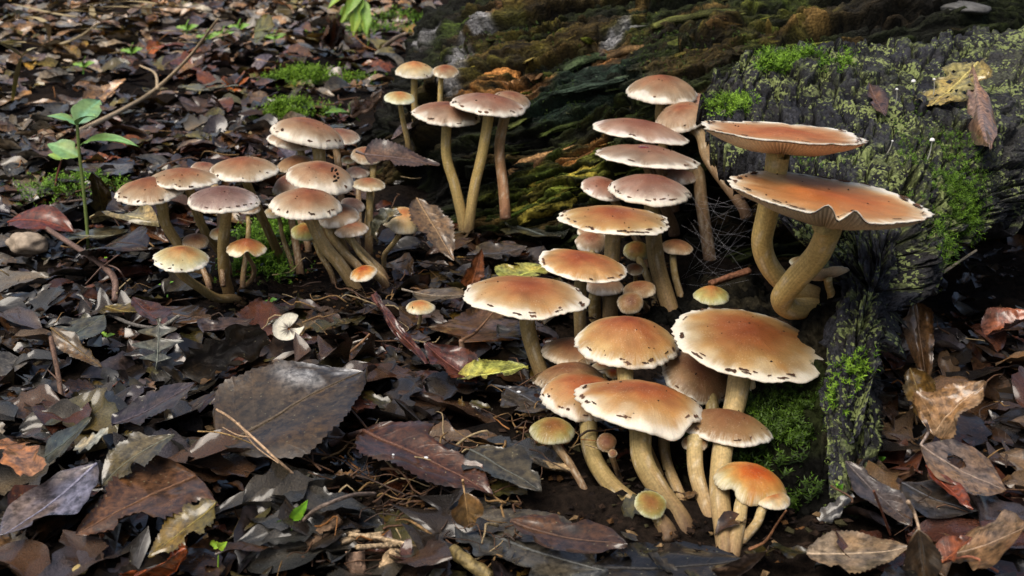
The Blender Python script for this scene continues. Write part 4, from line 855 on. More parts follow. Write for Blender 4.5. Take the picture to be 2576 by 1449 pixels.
m((1715,1942,1022,1116), .42, 5, 'brown', 'umbo', .492, [(1821,1112),(1810,1226),(1824,1366)], (56,48), None, 9, 'brown smooth mushroom with black fibres ringing its pale stem', GF, stemcol=PALE, ring=.12)
m((1356,1575,935,1061), .46, 8, 'warm', 'dome', .530, [(1479,1060),(1490,1144),(1544,1226),(1631,1291),(1668,1322)], (46,42), None, 12, 'orange mushroom with white rim on a long stem curving right', GF, stemcol=BRN, ring=.16)
m((1456,1779,946,1074), .34, 7, 'warm', 'umbo', .500, [(1612,1070),(1615,1150),(1658,1231),(1710,1305)], (58,52), None, 12, 'wavy orange mushroom with a drooping rim corner in front of the cluster', GF, stemcol=BRN, pale=.5, lobes=((-62,16,-.13,-.05),(-35,14,.05,0),(165,18,.05,-.05)), wav=.04)
m((1333,1447,1049,1118), .50, 3, 'olive', 'dome', .488, [(1398,1117),(1436,1171),(1470,1232)], (22,20), None, 0, 'olive green small mushroom beside the cluster on a thin dark stem', GF, stemcol=DRK, colshift=.05)
m((1664,1840,880,1016), .42, 24, 'brown', 'dome', .548, [(1790,1010),(1790,1100),(1780,1200)], (36,34), .50, 5, 'greyish brown cap tilted beneath the widest round cap', GF, stemcol=BRN)
m((1640,1710,1010,1060), .4, 0, 'warm', 'dome', .535, [(1674,1063),(1674,1150),(1722,1275)], (32,26), None, 0, 'hidden cap behind the wavy orange mushroom with slim curved stem', GF, stemcol=PALE)
m((1715,1779,1092,1135), .55, 0, 'brown', 'dome', .48, [(1747,1110),(1752,1193),(1782,1292)], (44,40), None, 0, 'small brown cap on a stout stem below the brown smooth mushroom', GF, stemcol=PALE)
m((1800,1977,1163,1267), .55, 12, 'orange', 'dome', .452, [(1867,1262),(1859,1312),(1846,1380)], (36,38), None, 0, 'bright orange domed mushroom with scalloped cream rim lowest in front', GF, stemcol=PALE, lobes=((-118,11,.17,.10),(-85,20,-.04,-.02),(-150,20,-.03,-.02)))
m((1888,1989,1226,1281), .40, 6, 'cream', 'dome', .443, [(1919,1278),(1902,1318),(1860,1368)], (26,26), None, 0, 'cream cap tucked under the bright orange domed mushroom', GF, stemcol=PALE)
m((1597,1677,1234,1303), .34, 24, 'olive', 'dome', .437, [(1650,1300),(1668,1330)], (20,20), None, 0, 'small greenish tan cap leaning at the foot of the front stems', GF, stemcol=BRN)
m((1500,1552,1082,1145), .60, 18, 'brown', 'dome', .482, [(1540,1150),(1560,1210)], (16,16), .49, 0, 'dark amber bud in the shade left of the front stems', GF, colshift=-.25, stemcol=DRK)  # colour shifted darker so the bud carries its shade
m((1530,1553,1128,1154), .55, 0, 'brown', 'dome', .472, [(1545,1158),(1560,1205)], (9,9), .49, 0, 'tiny tan bud below the dark amber bud', GF, stemcol=DRK)
m((1488,1546,908,940), .45, 0, 'cream', 'dome', .575, [(1520,945),(1540,1040)], (14,14), .55, 0, 'pale young cap under the cone shaped cap rim', GF, stemcol=BRN)
m((1523,1563,926,952), .5, 0, 'orange', 'dome', .56, [(1545,955),(1560,1040)], (12,12), .54, 0, 'small orange young cap beside a pale one under the cone shaped cap', GF, stemcol=BRN)
m((1880,1925,935,1000), .5, 10, 'cream', 'dome', .545, [(1903,1000),(1893,1045),(1880,1110)], (26,24), .51, 0, 'pale young cap behind the stem of the widest round cap', GF, stemcol=PALE)
# broken cap lying gills up
m((684,766,780,864), .35, -18, 'cream', 'dome', .63, None, label='broken pale mushroom cap lying gills up on dark leaf litter', e=-125, under=.12, ng=60, wav=.08, name='broken_mushroom_cap', part_arc=(20, 330))

# ------------------------------------------------------------------ leaves
def wprof(shape, s):
    if shape == 'ovate': return np.sin(math.pi * s ** .72) ** .85
    if shape == 'elliptic': return np.sin(math.pi * s) ** .75
    if shape == 'poplar': return np.clip(np.minimum(s / .16, 1) ** .6 * (1 - s) ** .75 * 1.25, 0, 1)
    if shape == 'narrow': return np.sin(math.pi * s) ** .9
    if shape == 'lobed': return np.clip((.55 + .45 * np.cos((s * 3.1 - .25) * 2 * math.pi)) * np.sin(math.pi * s ** .8) ** .5, 0, 1)
    if shape == 'scrap': return np.clip(.85 + .2 * np.sin(s * 9) - .25 * np.sin(s * 23), .2, 1) * np.sin(math.pi * np.clip(s, .03, .97)) ** .3
def leaf_geo(shape, asp, ns, nt, seed, curl=.15, fold=.12, wave=.04, teeth=.07, arch=0.0, twist=0.0, roll_edge=0.0, bites=1.0):
    r = np.random.default_rng(seed); o = r.uniform(0, 40, 3)
    s = np.linspace(0, 1, ns)[:, None] * np.ones(nt); t = np.ones((ns, 1)) * np.linspace(-1, 1, nt)
    w = wprof(shape, np.clip(s, 0, 1)) * asp / 2
    tooth = 1 - teeth * ((np.arange(ns) % 2)[:, None]) * np.where(np.abs(t) > .9, 1, 0) if teeth else 1
    edge = 1 + np.abs(t) * (.10 * fbm(s * 5 + o[0], np.sign(t) * 3, o[1], 1, 2) - .42 * bites * sstep(.15, .55, fbm(s * 4.3 + o[1], np.sign(t) * 5 + o[0], o[2], 4, 2)))
    x = s + .08 * np.abs(t) * asp * (1 if shape != 'lobed' else 0) * 0; y = t * w * tooth * edge
    y = y + .05 * arch * np.sin(math.pi * s)
    z = curl * (1 - (2 * s - 1) ** 2) * .5 * np.sign(curl + 1e-9) * np.sign(curl + 1e-9) if False else curl * ((s - .5) ** 2 - .25)
    z = z + fold * np.abs(t) * w * 2 + wave * fbm(s * 3.2 + o[0], t * 1.7 + o[1], o[2], 2, 3) * (.35 + .65 * np.abs(t)) + roll_edge * np.abs(t) ** 3 * w * 2
    if twist:
        a = twist * (s - .5); y, z = y * np.cos(a) - z * np.sin(a), y * np.sin(a) + z * np.cos(a)
    V = np.stack([x, y, z], -1).reshape(-1, 3)
    luv = np.stack([s, t, s * 0], -1).reshape(-1, 3)
    return V, gridF(ns, nt), luv
def leaf_cols(luv, base, seed, edge_dark=.35):
    r = np.random.default_rng(seed); o = r.uniform(0, 40, 2)
    b = np.array(base); n1 = fbm(luv[:, 0] * 2.5 + o[0], luv[:, 1] * 1.2 + o[1], 0, 3, 3)
    alt = b * np.array([1.25, 1.0, .7]) + np.array([.015, .008, 0])
    c = mixc(b, alt, np.clip(.4 + n1, 0, 1))
    return np.clip(c * (1 - edge_dark * np.abs(luv[:, 1:2]) ** 4) * (.82 if edge_dark > .2 else 1), .003, 1)
def hero_leaf(p0, p1, wpx, shape, col, label, roll=0, stalk=None, ns=41, nt=11, mold=None, name='fallen_leaf', mat=None, cat='leaf', midrib=True, group=None, holes=(), dots=(), **k):
    hero_leaf.k += 1; sd_ = 300 + hero_leaf.k
    LIFT = .006
    a = ground(p0[0], p0[1], p0[2] + LIFT) if len(p0) == 3 else at(p0[0], p0[1], p0[3])
    b = ground(p1[0], p1[1], p1[2] + LIFT) if len(p1) == 3 else at(p1[0], p1[1], p1[3])
    L_ = (b - a).length; dep = depth_of((a + b) / 2); wid = wpx * dep / FPX
    X = (b - a).normalized(); fc = min(abs(roll) / 75.0, 1.0)          # 0 lies flat, 1 faces the path
    nd = Vector((0, 0, 1)) * (1 - fc) + Vector((-(a.x), -(a.y), 0)).normalized() * fc
    Z = (nd - X * nd.dot(X)).normalized(); Yv = Z.cross(X)
    mp = (a + b) / 2; q0_, q1_ = proj(*(mp - Yv * .004)), proj(*(mp + Yv * .004))
    xa, xb = proj(*(mp - X * .004)), proj(*(mp + X * .004)); ux, uy = xb[0] - xa[0], xb[1] - xa[1]; ul = math.hypot(ux, uy)
    perp = abs((q1_[0] - q0_[0]) * uy - (q1_[1] - q0_[1]) * ux) / ul / .008     # pixels across the leaf per metre of its width
    wid = min(wpx / max(perp, 1e-3), wid * 2.2, L_ * 1.1)
    HEROES.append(((a.x + b.x) / 2, (a.y + b.y) / 2, L_ * .45))
    V, F, luv = leaf_geo(shape, wid / L_, ns, nt, sd_, **k)
    M3 = np.array([X, Yv, Z]); Vw = V * L_ @ M3
    root = thing(name, a, label, cat, group)
    c = leaf_cols(luv, col, sd_)
    if mold is not None:
        f = fbm(luv[:, 0] * 9, luv[:, 1] * 6, 0, 77, 4); c = mixc(c, (.42, .42, .42), np.clip(sstep(mold[0], mold[1], luv[:, 0]) * sstep(mold[2], mold[3], luv[:, 1]) * (.55 + 1.2 * f), 0, .85))
    mt = mat or M_LEAF
    for (hs, ht, hr) in holes:
        ce = luv[F].mean(1); F = F[((ce[:, 0] - hs) * L_) ** 2 + ((ce[:, 1] - ht) * wid / 2) ** 2 > hr ** 2]
    obj('blade', mk_mesh('blade', Vw, F, mt, {'col': c, 'luv': luv}), root)
    for (hs, ht, hr) in dots:
        c0 = Vw.reshape(ns, nt, 3)[int(hs * (ns - 1)), int((ht + 1) / 2 * (nt - 1))] + np.array(Z) * .0006; aq = np.linspace(0, 2 * math.pi, 12, endpoint=False)
        Vd = np.concatenate([[c0 + np.array(Z) * hr * .5], c0 + hr * (np.cos(aq)[:, None] * np.array(X) + np.sin(aq)[:, None] * np.array(Yv))])
        obj('white_dot', mk_mesh('white_dot', Vd, [(0, 1 + j, 1 + (j + 1) % 12) for j in range(12)], M_THREAD, {'col': np.tile((.75, .78, .8), (13, 1))}), root)
    dark = np.clip(np.array(col) * 1.5 + .012, 0, .8)
    if midrib:
        mid = Vw.reshape(ns, nt, 3)[::3, nt // 2]; rr = .0007 * max(L_ / .05, .4)
        V2, F2, tt, aa = tube(mid + np.array(Z) * .0001, np.linspace(rr, rr * .25, len(mid)), 6, None)
        obj('midrib', mk_mesh('midrib', V2, F2, M_TWIG, {'col': np.tile(dark, (len(V2), 1))}), root)
    if stalk:
        pp = [Vector((0, 0, 0))] + [(ground(*q) if len(q) == 3 else at(q[0], q[1], q[3])) - a for q in stalk]
        rr = .0009 * max(L_ / .05, .5)
        V2, F2, tt, aa = tube([tuple(p) for p in pp], [rr * .8, rr, rr * 1.25], 8, 14, .1)
        obj('stalk', mk_mesh('stalk', V2, F2, M_TWIG, {'col': np.tile(np.clip(np.array(col) * 1.6 + .05, 0, .8), (len(V2), 1))}), root)
    return root
hero_leaf.k = 0; HEROES = []
H = hero_leaf
SL, BR, RB, OL, TN, PG = (.060,.062,.060), (.10,.052,.026), (.080,.026,.015), (.085,.078,.030), (.26,.18,.11), (.095,.08,.095)
H((560,1125,.006),(925,930,.03), 250,'ovate',(.060,.042,.024),'huge grey brown toothed leaf with white mould along its upper end', roll=-6, mold=(.45,.8,-.2,.7), bites=.15, fold=.05, curl=-.12, teeth=.045, ns=45)
H((913,1085,.012),(1240,1248,.004), 170,'ovate',(.070,.027,.015),'big glossy red brown toothed leaf in the middle of the foreground litter', dots=((.5,.1,.0009),(.35,-.3,.0006)), roll=8, fold=.10, curl=-.14, stalk=[(870,1100,.008),(830,1118,.004)], ns=45)
H((1182,1132,.01),(1362,1238,.004), 128,'ovate',(.052,.055,.047),'slate grey toothed leaf beside the big red brown leaf', roll=5, fold=.06, curl=-.08)
H((1284,1310,.008),(1578,1372,.004), 96,'elliptic',(.065,.032,.018),'dark brown smooth leaf lying in front of the olive green mushroom', roll=4, fold=.07, teeth=0)
H((1150,1300,.003),(1530,1440,.001), 200,'elliptic',(.075,.078,.075),'flat wide grey leaf at the foot of the front cluster', fold=.03, teeth=.03)
H((492,1195,.012),(190,1345,.005), 210,'poplar',(.11,.052,.024),'large rusty brown ragged leaf with tiny green specks', roll=6, fold=.03, curl=-.08, teeth=.12)
H((243,1165,.014),(2,1350,.008), 115,'elliptic',(.17,.165,.22),'lilac grey shiny leaf under the large rusty leaf edge', fold=.04, teeth=0)
H((545,1262,.018),(372,1400,.006), 96,'ovate',(.15,.115,.024),'yellow olive toothed leaf overlapping the large rusty leaf', roll=-10, fold=.08, teeth=.11)
H((440,1095,.022),(255,1222,.006), 92,'elliptic',(.085,.085,.06),'olive grey leaf arched over a dark gap', roll=8, fold=.10, curl=-.3)
H((-30,1120,.012),(86,1190,.02), 100,'scrap',(.42,.20,.09),'light tan smooth leaf piece beside the lilac grey leaf', fold=.02, teeth=0, curl=-.3, midrib=False)
H((282,1070,.012),(492,962,.02), 92,'ovate',(.042,.033,.042),'nearly black purple leaf above the yellow green litter', fold=.06)
H((112,1150,.006),(230,1050,.02), 84,'poplar',(.048,.06,.052),'dark teal grey leaf with lichen near the whitish leaf scrap', fold=.05)
H((186,1128,.02),(272,1085,.026), 55,'scrap',(.42,.42,.34),'whitish fibrous leaf scrap lying on olive leaves', fold=.02, teeth=0, midrib=False)
H((402,1460,.0),(470,1385,.022), 100,'poplar',(.42,.095,.018),'crumpled bright orange leaf in the foreground litter', fold=.35, curl=.3, wave=.12)
H((1168,1238,.02),(1180,1330,.004), 82,'ovate',(.24,.14,.05),'small curled golden tan leaf with its stalk pointing up', roll=30, fold=.35, curl=-.35, stalk=[(1166,1220,.026),(1164,1208,.03)])
H((455,940,.0),(668,835,.03), 120,'scrap',(.010,.008,.008),'black folded leaf standing like a flap', roll=62, fold=.12, teeth=0, curl=.1, midrib=False)
H((395,912,.004),(400,800,.018), 130,'lobed',(.095,.105,.085),'grey green lobed leaf with a deep notch', fold=.06, teeth=0, stalk=[(393,930,.004)])
H((150,860,.01),(262,790,.018), 92,'ovate',(.075,.085,.065),'olive grey mottled leaf propped against a folded brown leaf', fold=.06)
H((128,825,.02),(258,925,.006), 60,'ovate',(.095,.058,.018),'brown leaf seen nearly edge on under the mottled olive leaf', roll=-50, fold=.1)
H((265,770,.006),(352,785,.01), 55,'elliptic',(.16,.12,.03),'small yellow olive leaf behind the grey green lobed leaf', fold=.1)
H((418,815,.006),(333,748,.016), 66,'ovate',(.055,.019,.017),'dark maroon toothed leaf before the leftmost cluster', fold=.08)
H((386,775,.006),(530,800,.006), 66,'ovate',(.085,.047,.026),'mid brown toothed leaf at the foot of the leftmost cluster', fold=.05)
H((512,835,.01),(640,800,.012), 66,'poplar',(.05,.034,.034),'dark plum leaf beside the black flap leaf', fold=.08)
H((20,560,.012),(186,585,.01), 64,'elliptic',(.14,.028,.014),'deep red arched leaf behind the brown thorny twig', roll=25, fold=.1, curl=-.45, teeth=.03)
H((228,545,.016),(398,560,.02), 44,'elliptic',(.38,.32,.16),'cream yellow leaf with a turned up margin behind the seedling stem', roll=12, fold=.12, curl=-.15, teeth=0, wave=.07)
H((330,560,.02),(425,610,.004), 58,'ovate',(.14,.06,.02),'orange brown leaf folded down beside the cream yellow leaf', roll=-28, fold=.15)
H((172,590,.006),(318,585,.012), 74,'elliptic',(.13,.13,.09),'broad olive grey leaf under the cream yellow leaf', fold=.03, teeth=0, stalk=[(160,570,.012)])
H((228,660,.004),(372,625,.02), 80,'elliptic',(.036,.02,.014),'blackish brown arched leaf over a dark hollow', roll=10, fold=.05, curl=-.55)
H((165,425,.006),(335,415,.006), 80,'elliptic',(.13,.13,.14),'broad smooth grey leaf behind the tall seedling', fold=.02, teeth=0)
H((262,540,.003),(232,430,.05), 62,'elliptic',(.08,.068,.018),'olive brown curled leaf standing behind the seedling stem', roll=70, fold=.3, teeth=.02)
H((915,388,0,.86),(1106,416,0,.87), 72,'poplar',(.10,.068,.062),'purplish brown toothed leaf caught on a cap beside the log', roll=-28, fold=.08, curl=-.1, teeth=.12, stalk=[(895,380,0,.86)])
H((1048,500,0,.80),(1142,656,0,.755), 92,'ovate',(.17,.105,.05),'brown toothed leaf standing upright between the left and middle mushrooms', roll=-20, fold=.10, curl=-.05, teeth=.12)
H((1040,735,.008),(1168,742,.010), 108,'elliptic',(.14,.115,.085),'grey brown speckled leaf with a dark midrib behind the tiny lone mushroom', fold=.04, stalk=[(1012,728,.012)])
H((1160,855,.012),(1260,760,.014), 200,'poplar',(.14,.072,.034),'brown leaf with pale stalk pointing down beneath the wide orange mushroom', fold=.05, stalk=[(1163,880,.012),(1168,905,.006)], teeth=.1)
H((935,745,.026),(1070,915,.002), 30,'narrow',(.07,.018,.011),'dark red glossy leaf rolled into a twisted ribbon', roll=-40, fold=.25, twist=2.2, teeth=0, wave=.1)
H((1200,960,.004),(1065,860,.018), 90,'ovate',(.10,.03,.02),'dark wine red leaf with curling margin', roll=12, fold=.2, wave=.08)
H((1150,950,.006),(1328,920,.012), 66,'ovate',(.42,.44,.10),'yellow green fresh fallen leaf under the wide orange mushroom', fold=.12, wave=.06)
H((1272,975,.008),(1420,1035,.010), 92,'elliptic',(.040,.041,.047),'dark slate leaf with a small white dot beside the front cluster', dots=((.22,.1,.0011),), holes=((.42,.35,.0016),), ns=81, nt=33, fold=.03, teeth=0, stalk=[(1230,968,.006)])
H((1290,560,.006),(1412,600,.008), 90,'ovate',(.05,.06,.054),'teal grey leaf at the log foot left of the stacked caps', fold=.05)
H((1175,640,.006),(1325,620,.008), 95,'elliptic',(.05,.05,.06),'blue grey smooth leaf on the ground before the log', fold=.04, teeth=0)
H((1185,725,.004),(1212,625,.03), 62,'poplar',(.20,.07,.028),'small orange brown leaf standing upright with toothed edge', roll=65, fold=.2, teeth=.14)
H((1262,700,.004),(1380,665,.006), 60,'ovate',(.42,.44,.11),'pale yellow green leaf scrap behind the wide orange cap', fold=.1)
H((2460,160,0,.79),(2340,262,0,.745), 108,'scrap',(.34,.29,.10),'holed yellow leaf skeleton lying on the bark slab', ns=81, nt=41, holes=((.3,.3,.0016),(.45,-.3,.002),(.6,.1,.0014),(.62,.55,.0018),(.75,-.25,.0016),(.25,-.5,.0014),(.5,.6,.0012),(.8,.3,.0014)), fold=.05, teeth=.1, wave=.09)
H((2445,160,0,.785),(2488,366,0,.672), 74,'elliptic',(.27,.18,.14),'long mauve tan curled leaf hanging over the bark slab', roll=55, fold=-.2, teeth=0, roll_edge=-.3, midrib=False)
H((2186,208,0,.772),(2226,292,0,.728), 46,'elliptic',(.085,.05,.042),'small curled brown leaf resting on top of the bark slab', fold=.3, teeth=0, roll=-15)
H((2300,760,.05),(2335,985,.006), 84,'poplar',(.17,.105,.06),'tall crumpled brown leaf leaning beside the bark slab', roll=60, fold=.4, wave=.12)
H((2290,925,.03),(2340,1075,.004), 82,'ovate',(.20,.135,.045),'yellow brown crumpled leaf under the tall leaning one', roll=40, fold=.35, wave=.12)
H((2350,1095,.006),(2480,960,.03), 150,'poplar',(.34,.23,.14),'large papery tan crumpled leaf right of the bark slab', roll=15, fold=.2, wave=.13, curl=-.3)
H((2316,1120,.018),(2530,1235,.006), 118,'elliptic',(.20,.15,.12),'mauve brown leaf with an insect hole and upright stalk', holes=((.42,.25,.0042),), ns=81, nt=41, roll=6, fold=.06, teeth=0, stalk=[(2335,1085,.028),(2328,1060,.036)])
H((2128,1160,.012),(2295,1320,.004), 84,'elliptic',(.060,.048,.046),'dull purple brown leaf lying against the bark tip', roll=-20, fold=.15, teeth=.03)
H((2268,1215,.006),(2460,1290,.006), 130,'elliptic',(.042,.042,.047),'large smooth blackish leaf beneath the red edged leaf', fold=.03, teeth=0)
H((2330,1170,.014),(2448,1280,.010), 40,'narrow',(.16,.032,.012),'narrow deep red leaf lying over the blackish leaf', fold=.2, teeth=0)
H((2030,1395,.004),(2290,1375,.006), 105,'ovate',(.29,.22,.15),'pale tan veined leaf flat in the foreground below the bark tip', fold=.04)
H((2312,1330,.03),(2330,1470,.0), 100,'ovate',(.22,.15,.09),'folded tan leaf with its stalk sticking up in the foreground', roll=50, fold=.45, stalk=[(2300,1290,.038),(2284,1262,.045)])
H((2385,1400,.002),(2590,1320,.02), 150,'elliptic',(.24,.165,.11),'large light brown leaf at the end of the foreground litter', roll=-8, fold=.05, teeth=0)
H((2360,1420,.004),(2445,1352,.016), 66,'ovate',(.21,.06,.02),'rust red leaf with a long pale stalk', roll=10, fold=.25, stalk=[(2440,1400,.014),(2510,1438,.008)])
H((1842,1460,.0),(1930,1385,.022), 78,'ovate',(.14,.10,.08),'greyish brown leaf tip rising in front of the lowest mushrooms', fold=.2)
H((2478,850,.004),(2600,790,.02), 90,'ovate',(.25,.10,.07),'reddish curled leaf in the shade under the bark slab', fold=.3, wave=.1)
H((878,278,.02),(960,238,0,1.07), 26,'narrow',(.20,.13,.09),'slender pinkish brown leaf leaning on the log end', fold=.2, teeth=0)
H((985,350,0,1.03),(1075,300,0,1.05), 26,'narrow',(.16,.11,.10),'narrow mauve leaf below the small cream mushroom on the log', fold=.3, teeth=0)
H((835,120,.01),(845,45,.09), 62,'ovate',(.16,.06,.02),'rust brown leaf standing upright in the far litter', roll=75, fold=.2)
H((640,80,.03),(690,60,.05), 60,'ovate',(.20,.20,.07),'pale olive leaf upright in the far litter', roll=50, fold=.1)
H((470,225,.01),(600,215,.02), 60,'lobed',(.17,.16,.09),'grey olive lobed leaf in the far litter right of the long twig', fold=.05, teeth=0)
H((1340,900,.004),(1250,820,.010), 60,'ovate',(.07,.075,.065),'grey mottled leaf behind the stem of the wide orange mushroom', fold=.08)
H((1490,1425,.0),(1880,1405,.0), 150,'elliptic',(.013,.012,.012),'broad black wet leaf on the soil below the lowest mushrooms', fold=.02, teeth=0)
# a green fresh leaf blade on the litter and the debris on the cream mushroom
H((905,305,.012),(818,285,.03), 22,'narrow',(.16,.34,.08),'single bright green leaf blade lying beside the log end', fold=.15, teeth=0, mat=M_GREEN, curl=-.4)
H((948,606,0,.79),(1006,532,0,.782), 34,'scrap',(.12,.12,.08),'decaying grey green leaf scrap draped over the cream mushroom', roll=25, fold=.2, wave=.16, midrib=False, curl=-.6)

# ---- the litter carpet
FOOT = [(930, 400), (1040, 480), (1160, 560), (1290, 575), (1420, 590), (1560, 610), (1700, 630), (1900, 600)]
fx_, fy_ = zip(*FOOT)
def blocked(px, py):
    if px > np.interp(py, [-50, 30, 170, 260, 330, 400], [1150, 1095, 995, 940, 900, 925]) and px < 2050 and py < np.interp(px, fx_, fy_, left=390) + 6: return True
    if px >= 2050 and py < 560: return True
    if 1680 < px < 2110 and py < 1290: return True
    return False
def hollow(px, py):                                          # places where soil and crumbs show instead of leaves
    if 1540 < px < 2030 and 1250 < py: return True
    if 1380 < px < 2120 and 1000 < py < 1400 and py > 1000 + (1500 - px) * .3: return True
    if 1400 < px < 1800 and 600 < py < 1000: return True
    if 520 < px < 1000 and 560 < py < 780: return True
    if 900 < px < 1120 and 400 < py < 560: return True
    if 2330 < px and 600 < py < 760: return True
    return False
COLS = {'slate grey': (.042,.044,.043), 'dark brown': (.066,.033,.017), 'red brown': (.085,.026,.014), 'olive': (.085,.075,.022), 'tan': (.19,.12,.065),
        'purple grey': (.085,.070,.082), 'rust orange': (.20,.065,.02), 'pale grey': (.17,.155,.13), 'blackish': (.016,.012,.011), 'golden': (.20,.13,.03)}
def pick_col(px, py, r):
    if px > 2150: ks, pr = ['dark brown','tan','purple grey','red brown','blackish','pale grey'], [.26,.14,.16,.12,.30,.02]  # extra blackish leaves paint in the deeper shade of the right side
    elif py < 120 or (py < 260 and px < 260): ks, pr = ['tan','pale grey','golden','olive','purple grey','dark brown'], [.26,.36,.07,.12,.12,.07]
    elif px < 130: ks, pr = ['pale grey','slate grey','tan','purple grey','dark brown'], [.3,.25,.15,.15,.15]
    elif py < 420: ks, pr = ['dark brown','purple grey','slate grey','tan','olive','red brown','rust orange','pale grey','golden'], [.22,.24,.14,.09,.10,.10,.05,.04,.02]
    else: ks, pr = ['slate grey','dark brown','red brown','olive','purple grey','tan','blackish','rust orange','golden'], [.19,.22,.12,.12,.09,.04,.16,.03,.03]
    return ks[r.choice(len(ks), p=np.array(pr) / sum(pr))]
SH = [('ovate', 'toothed', .58, .09), ('elliptic', 'smooth oval', .5, 0), ('poplar', 'broad pointed', .8, .1), ('narrow', 'narrow', .27, 0), ('lobed', 'lobed', .85, 0), ('scrap', 'torn', .6, .05)]
SHP = np.array([.33, .25, .14, .08, .06, .14])
r_ = np.random.default_rng(77)
meshes = {}
def generic(colname, si, v):
    key = (colname, si, v)
    if key not in meshes:
        sh, _, asp, te = SH[si]; sd_ = hash((si, v)) % 9999 + len(colname); rr = np.random.default_rng(sd_)
        V, F, luv = leaf_geo(sh, asp * rr.uniform(.85, 1.15), 21, 7, sd_, curl=rr.uniform(-.5, .15), fold=rr.uniform(.02, .3), wave=rr.uniform(.04, .11), teeth=te, twist=rr.normal(0, .5))
        V[:, 0] -= .5
        meshes[key] = mk_mesh('fallen_leaf', V, F, M_LEAF, {'col': leaf_cols(luv, np.array(COLS[colname]) * rr.uniform(.8, 1.25), sd_), 'luv': luv})
    return meshes[key]
SHAPE_W = {0: 'toothed', 1: 'smooth oval', 2: 'broad pointed', 3: 'narrow', 4: 'lobed', 5: 'torn'}
LAND = [(220, 480, 'around the tall green seedling'), (350, 230, 'along the long pale twig'), (800, 230, 'by the far moss cushions'), (600, 60, 'far behind among dry grass'), (100, 30, 'far behind under straw blades'),
        (450, 820, 'before the leftmost mushrooms'), (120, 700, 'around the knobbly brown twig'), (800, 930, 'behind the huge mould spotted leaf'), (650, 1180, 'below the huge mould spotted leaf'), (280, 1150, 'around the whitish leaf scrap'),
        (330, 1350, 'beside the large rusty leaf'), (950, 1400, 'by the foreground wood chips'), (1050, 1100, 'around the big red brown leaf'), (1350, 1150, 'left of the olive green mushroom'), (1350, 1400, 'in front of the front cluster'),
        (1200, 700, 'before the log foot'), (2300, 950, 'behind the papery tan leaf'), (2450, 1150, 'around the insect holed leaf'), (2150, 1400, 'below the bark tip'), (2450, 1380, 'around the rust red leaf'), (620, 350, 'behind the left clusters'), (940, 130, 'by the left end of the log'), (60, 1000, 'around the upright rooty stick')]
def landmark(px, py): return min(LAND, key=lambda q: (q[0] - px) ** 2 + (q[1] - py) ** 2)[2]
placed = 0; tries = 0
while placed < 215 and tries < 9000:
    tries += 1
    px, py = r_.uniform(-40, 2616), r_.uniform(60, 1460)
    if r_.random() > .35 + .65 * (py / 1449): continue
    if blocked(px, py) or hollow(px, py): continue
    g = ground(px, py)
    if any(math.hypot(g.x - hx, (g.y - hy)) < hr + .004 for hx, hy, hr in HEROES) and r_.random() < .93: continue
    cn = pick_col(px, py, r_); si = r_.choice(6, p=SHP)
    L_ = r_.uniform(.024, .056) * (1 + .25 * min(max(g.y - .8, 0), 1.2))
    o = obj('fallen_leaf', generic(cn, si, int(r_.integers(0, 2))), None, f'{cn} {SHAPE_W[si]} leaf in the litter {landmark(px, py)}', 'leaf', 'scattered leaves of the litter carpet')
    o.location = (g.x, g.y, float(gz(g.x, g.y)) + r_.uniform(.001, .008)); o.scale = (L_,) * 3
    o.rotation_euler = (r_.normal(0, .2), r_.normal(0, .17), r_.uniform(0, 6.28)); placed += 1
# the rest of the carpet
lowv = []
for si in range(6):
    for v in range(4):
        sh, _, asp, te = SH[si]; rr = np.random.default_rng(si * 10 + v)
        V, F, luv = leaf_geo(sh, asp * rr.uniform(.85, 1.15), 10, 5, si * 10 + v, curl=rr.uniform(-.5, .2), fold=rr.uniform(.02, .3), wave=rr.uniform(.05, .12), teeth=te, twist=rr.normal(0, .5))
        V[:, 0] -= .5; lowv.append((si, V, F, luv))
LV, LF, LC, LU = [], [], [], []; nv = 0; cnt = 0
while cnt < 7600:
    yy = math.sqrt(r_.uniform(.33 ** 2, 3.5 ** 2)) if cnt > 2600 else math.sqrt(r_.uniform(.33 ** 2, 1.3 ** 2))
    xx = r_.uniform(-.55, .55) * (yy + .15); px, py = proj(xx, yy, 0.0)
    cnt += 1
    if blocked(px, py): continue
    if hollow(px, py) and r_.random() < .85: continue
    cand = [i for i in range(len(lowv)) if True]; si, V, F, luv = lowv[r_.choice(24, p=np.repeat(SHP / 4, 4))]
    L_ = r_.uniform(.018, .045) * (1 + .5 * min(max(yy - .8, 0), 1.3)) * (.6 if hollow(px, py) else 1)
    e_ = Matrix.Rotation(r_.uniform(0, 6.28), 3, 'Z') @ Matrix.Rotation(r_.normal(0, .24), 3, 'Y') @ Matrix.Rotation(r_.normal(0, .3), 3, 'X')
    Vw = V * L_ @ np.array(e_).T + np.array([xx, yy, float(gz(xx, yy)) + r_.uniform(-.004, .002) + (.003 if yy > 1.1 else 0)])
    cn = pick_col(px, py, r_)
    LV.append(Vw); LF.append(F + nv); LU.append(luv); LC.append(leaf_cols(luv, np.array(COLS[cn]) * r_.uniform(.35, 1.2) * ((2.3 if yy > 1.6 else 1.5) if yy > 1 else .75), cnt)); nv += len(V)  # far leaf colours raised to paint the stronger light in the background
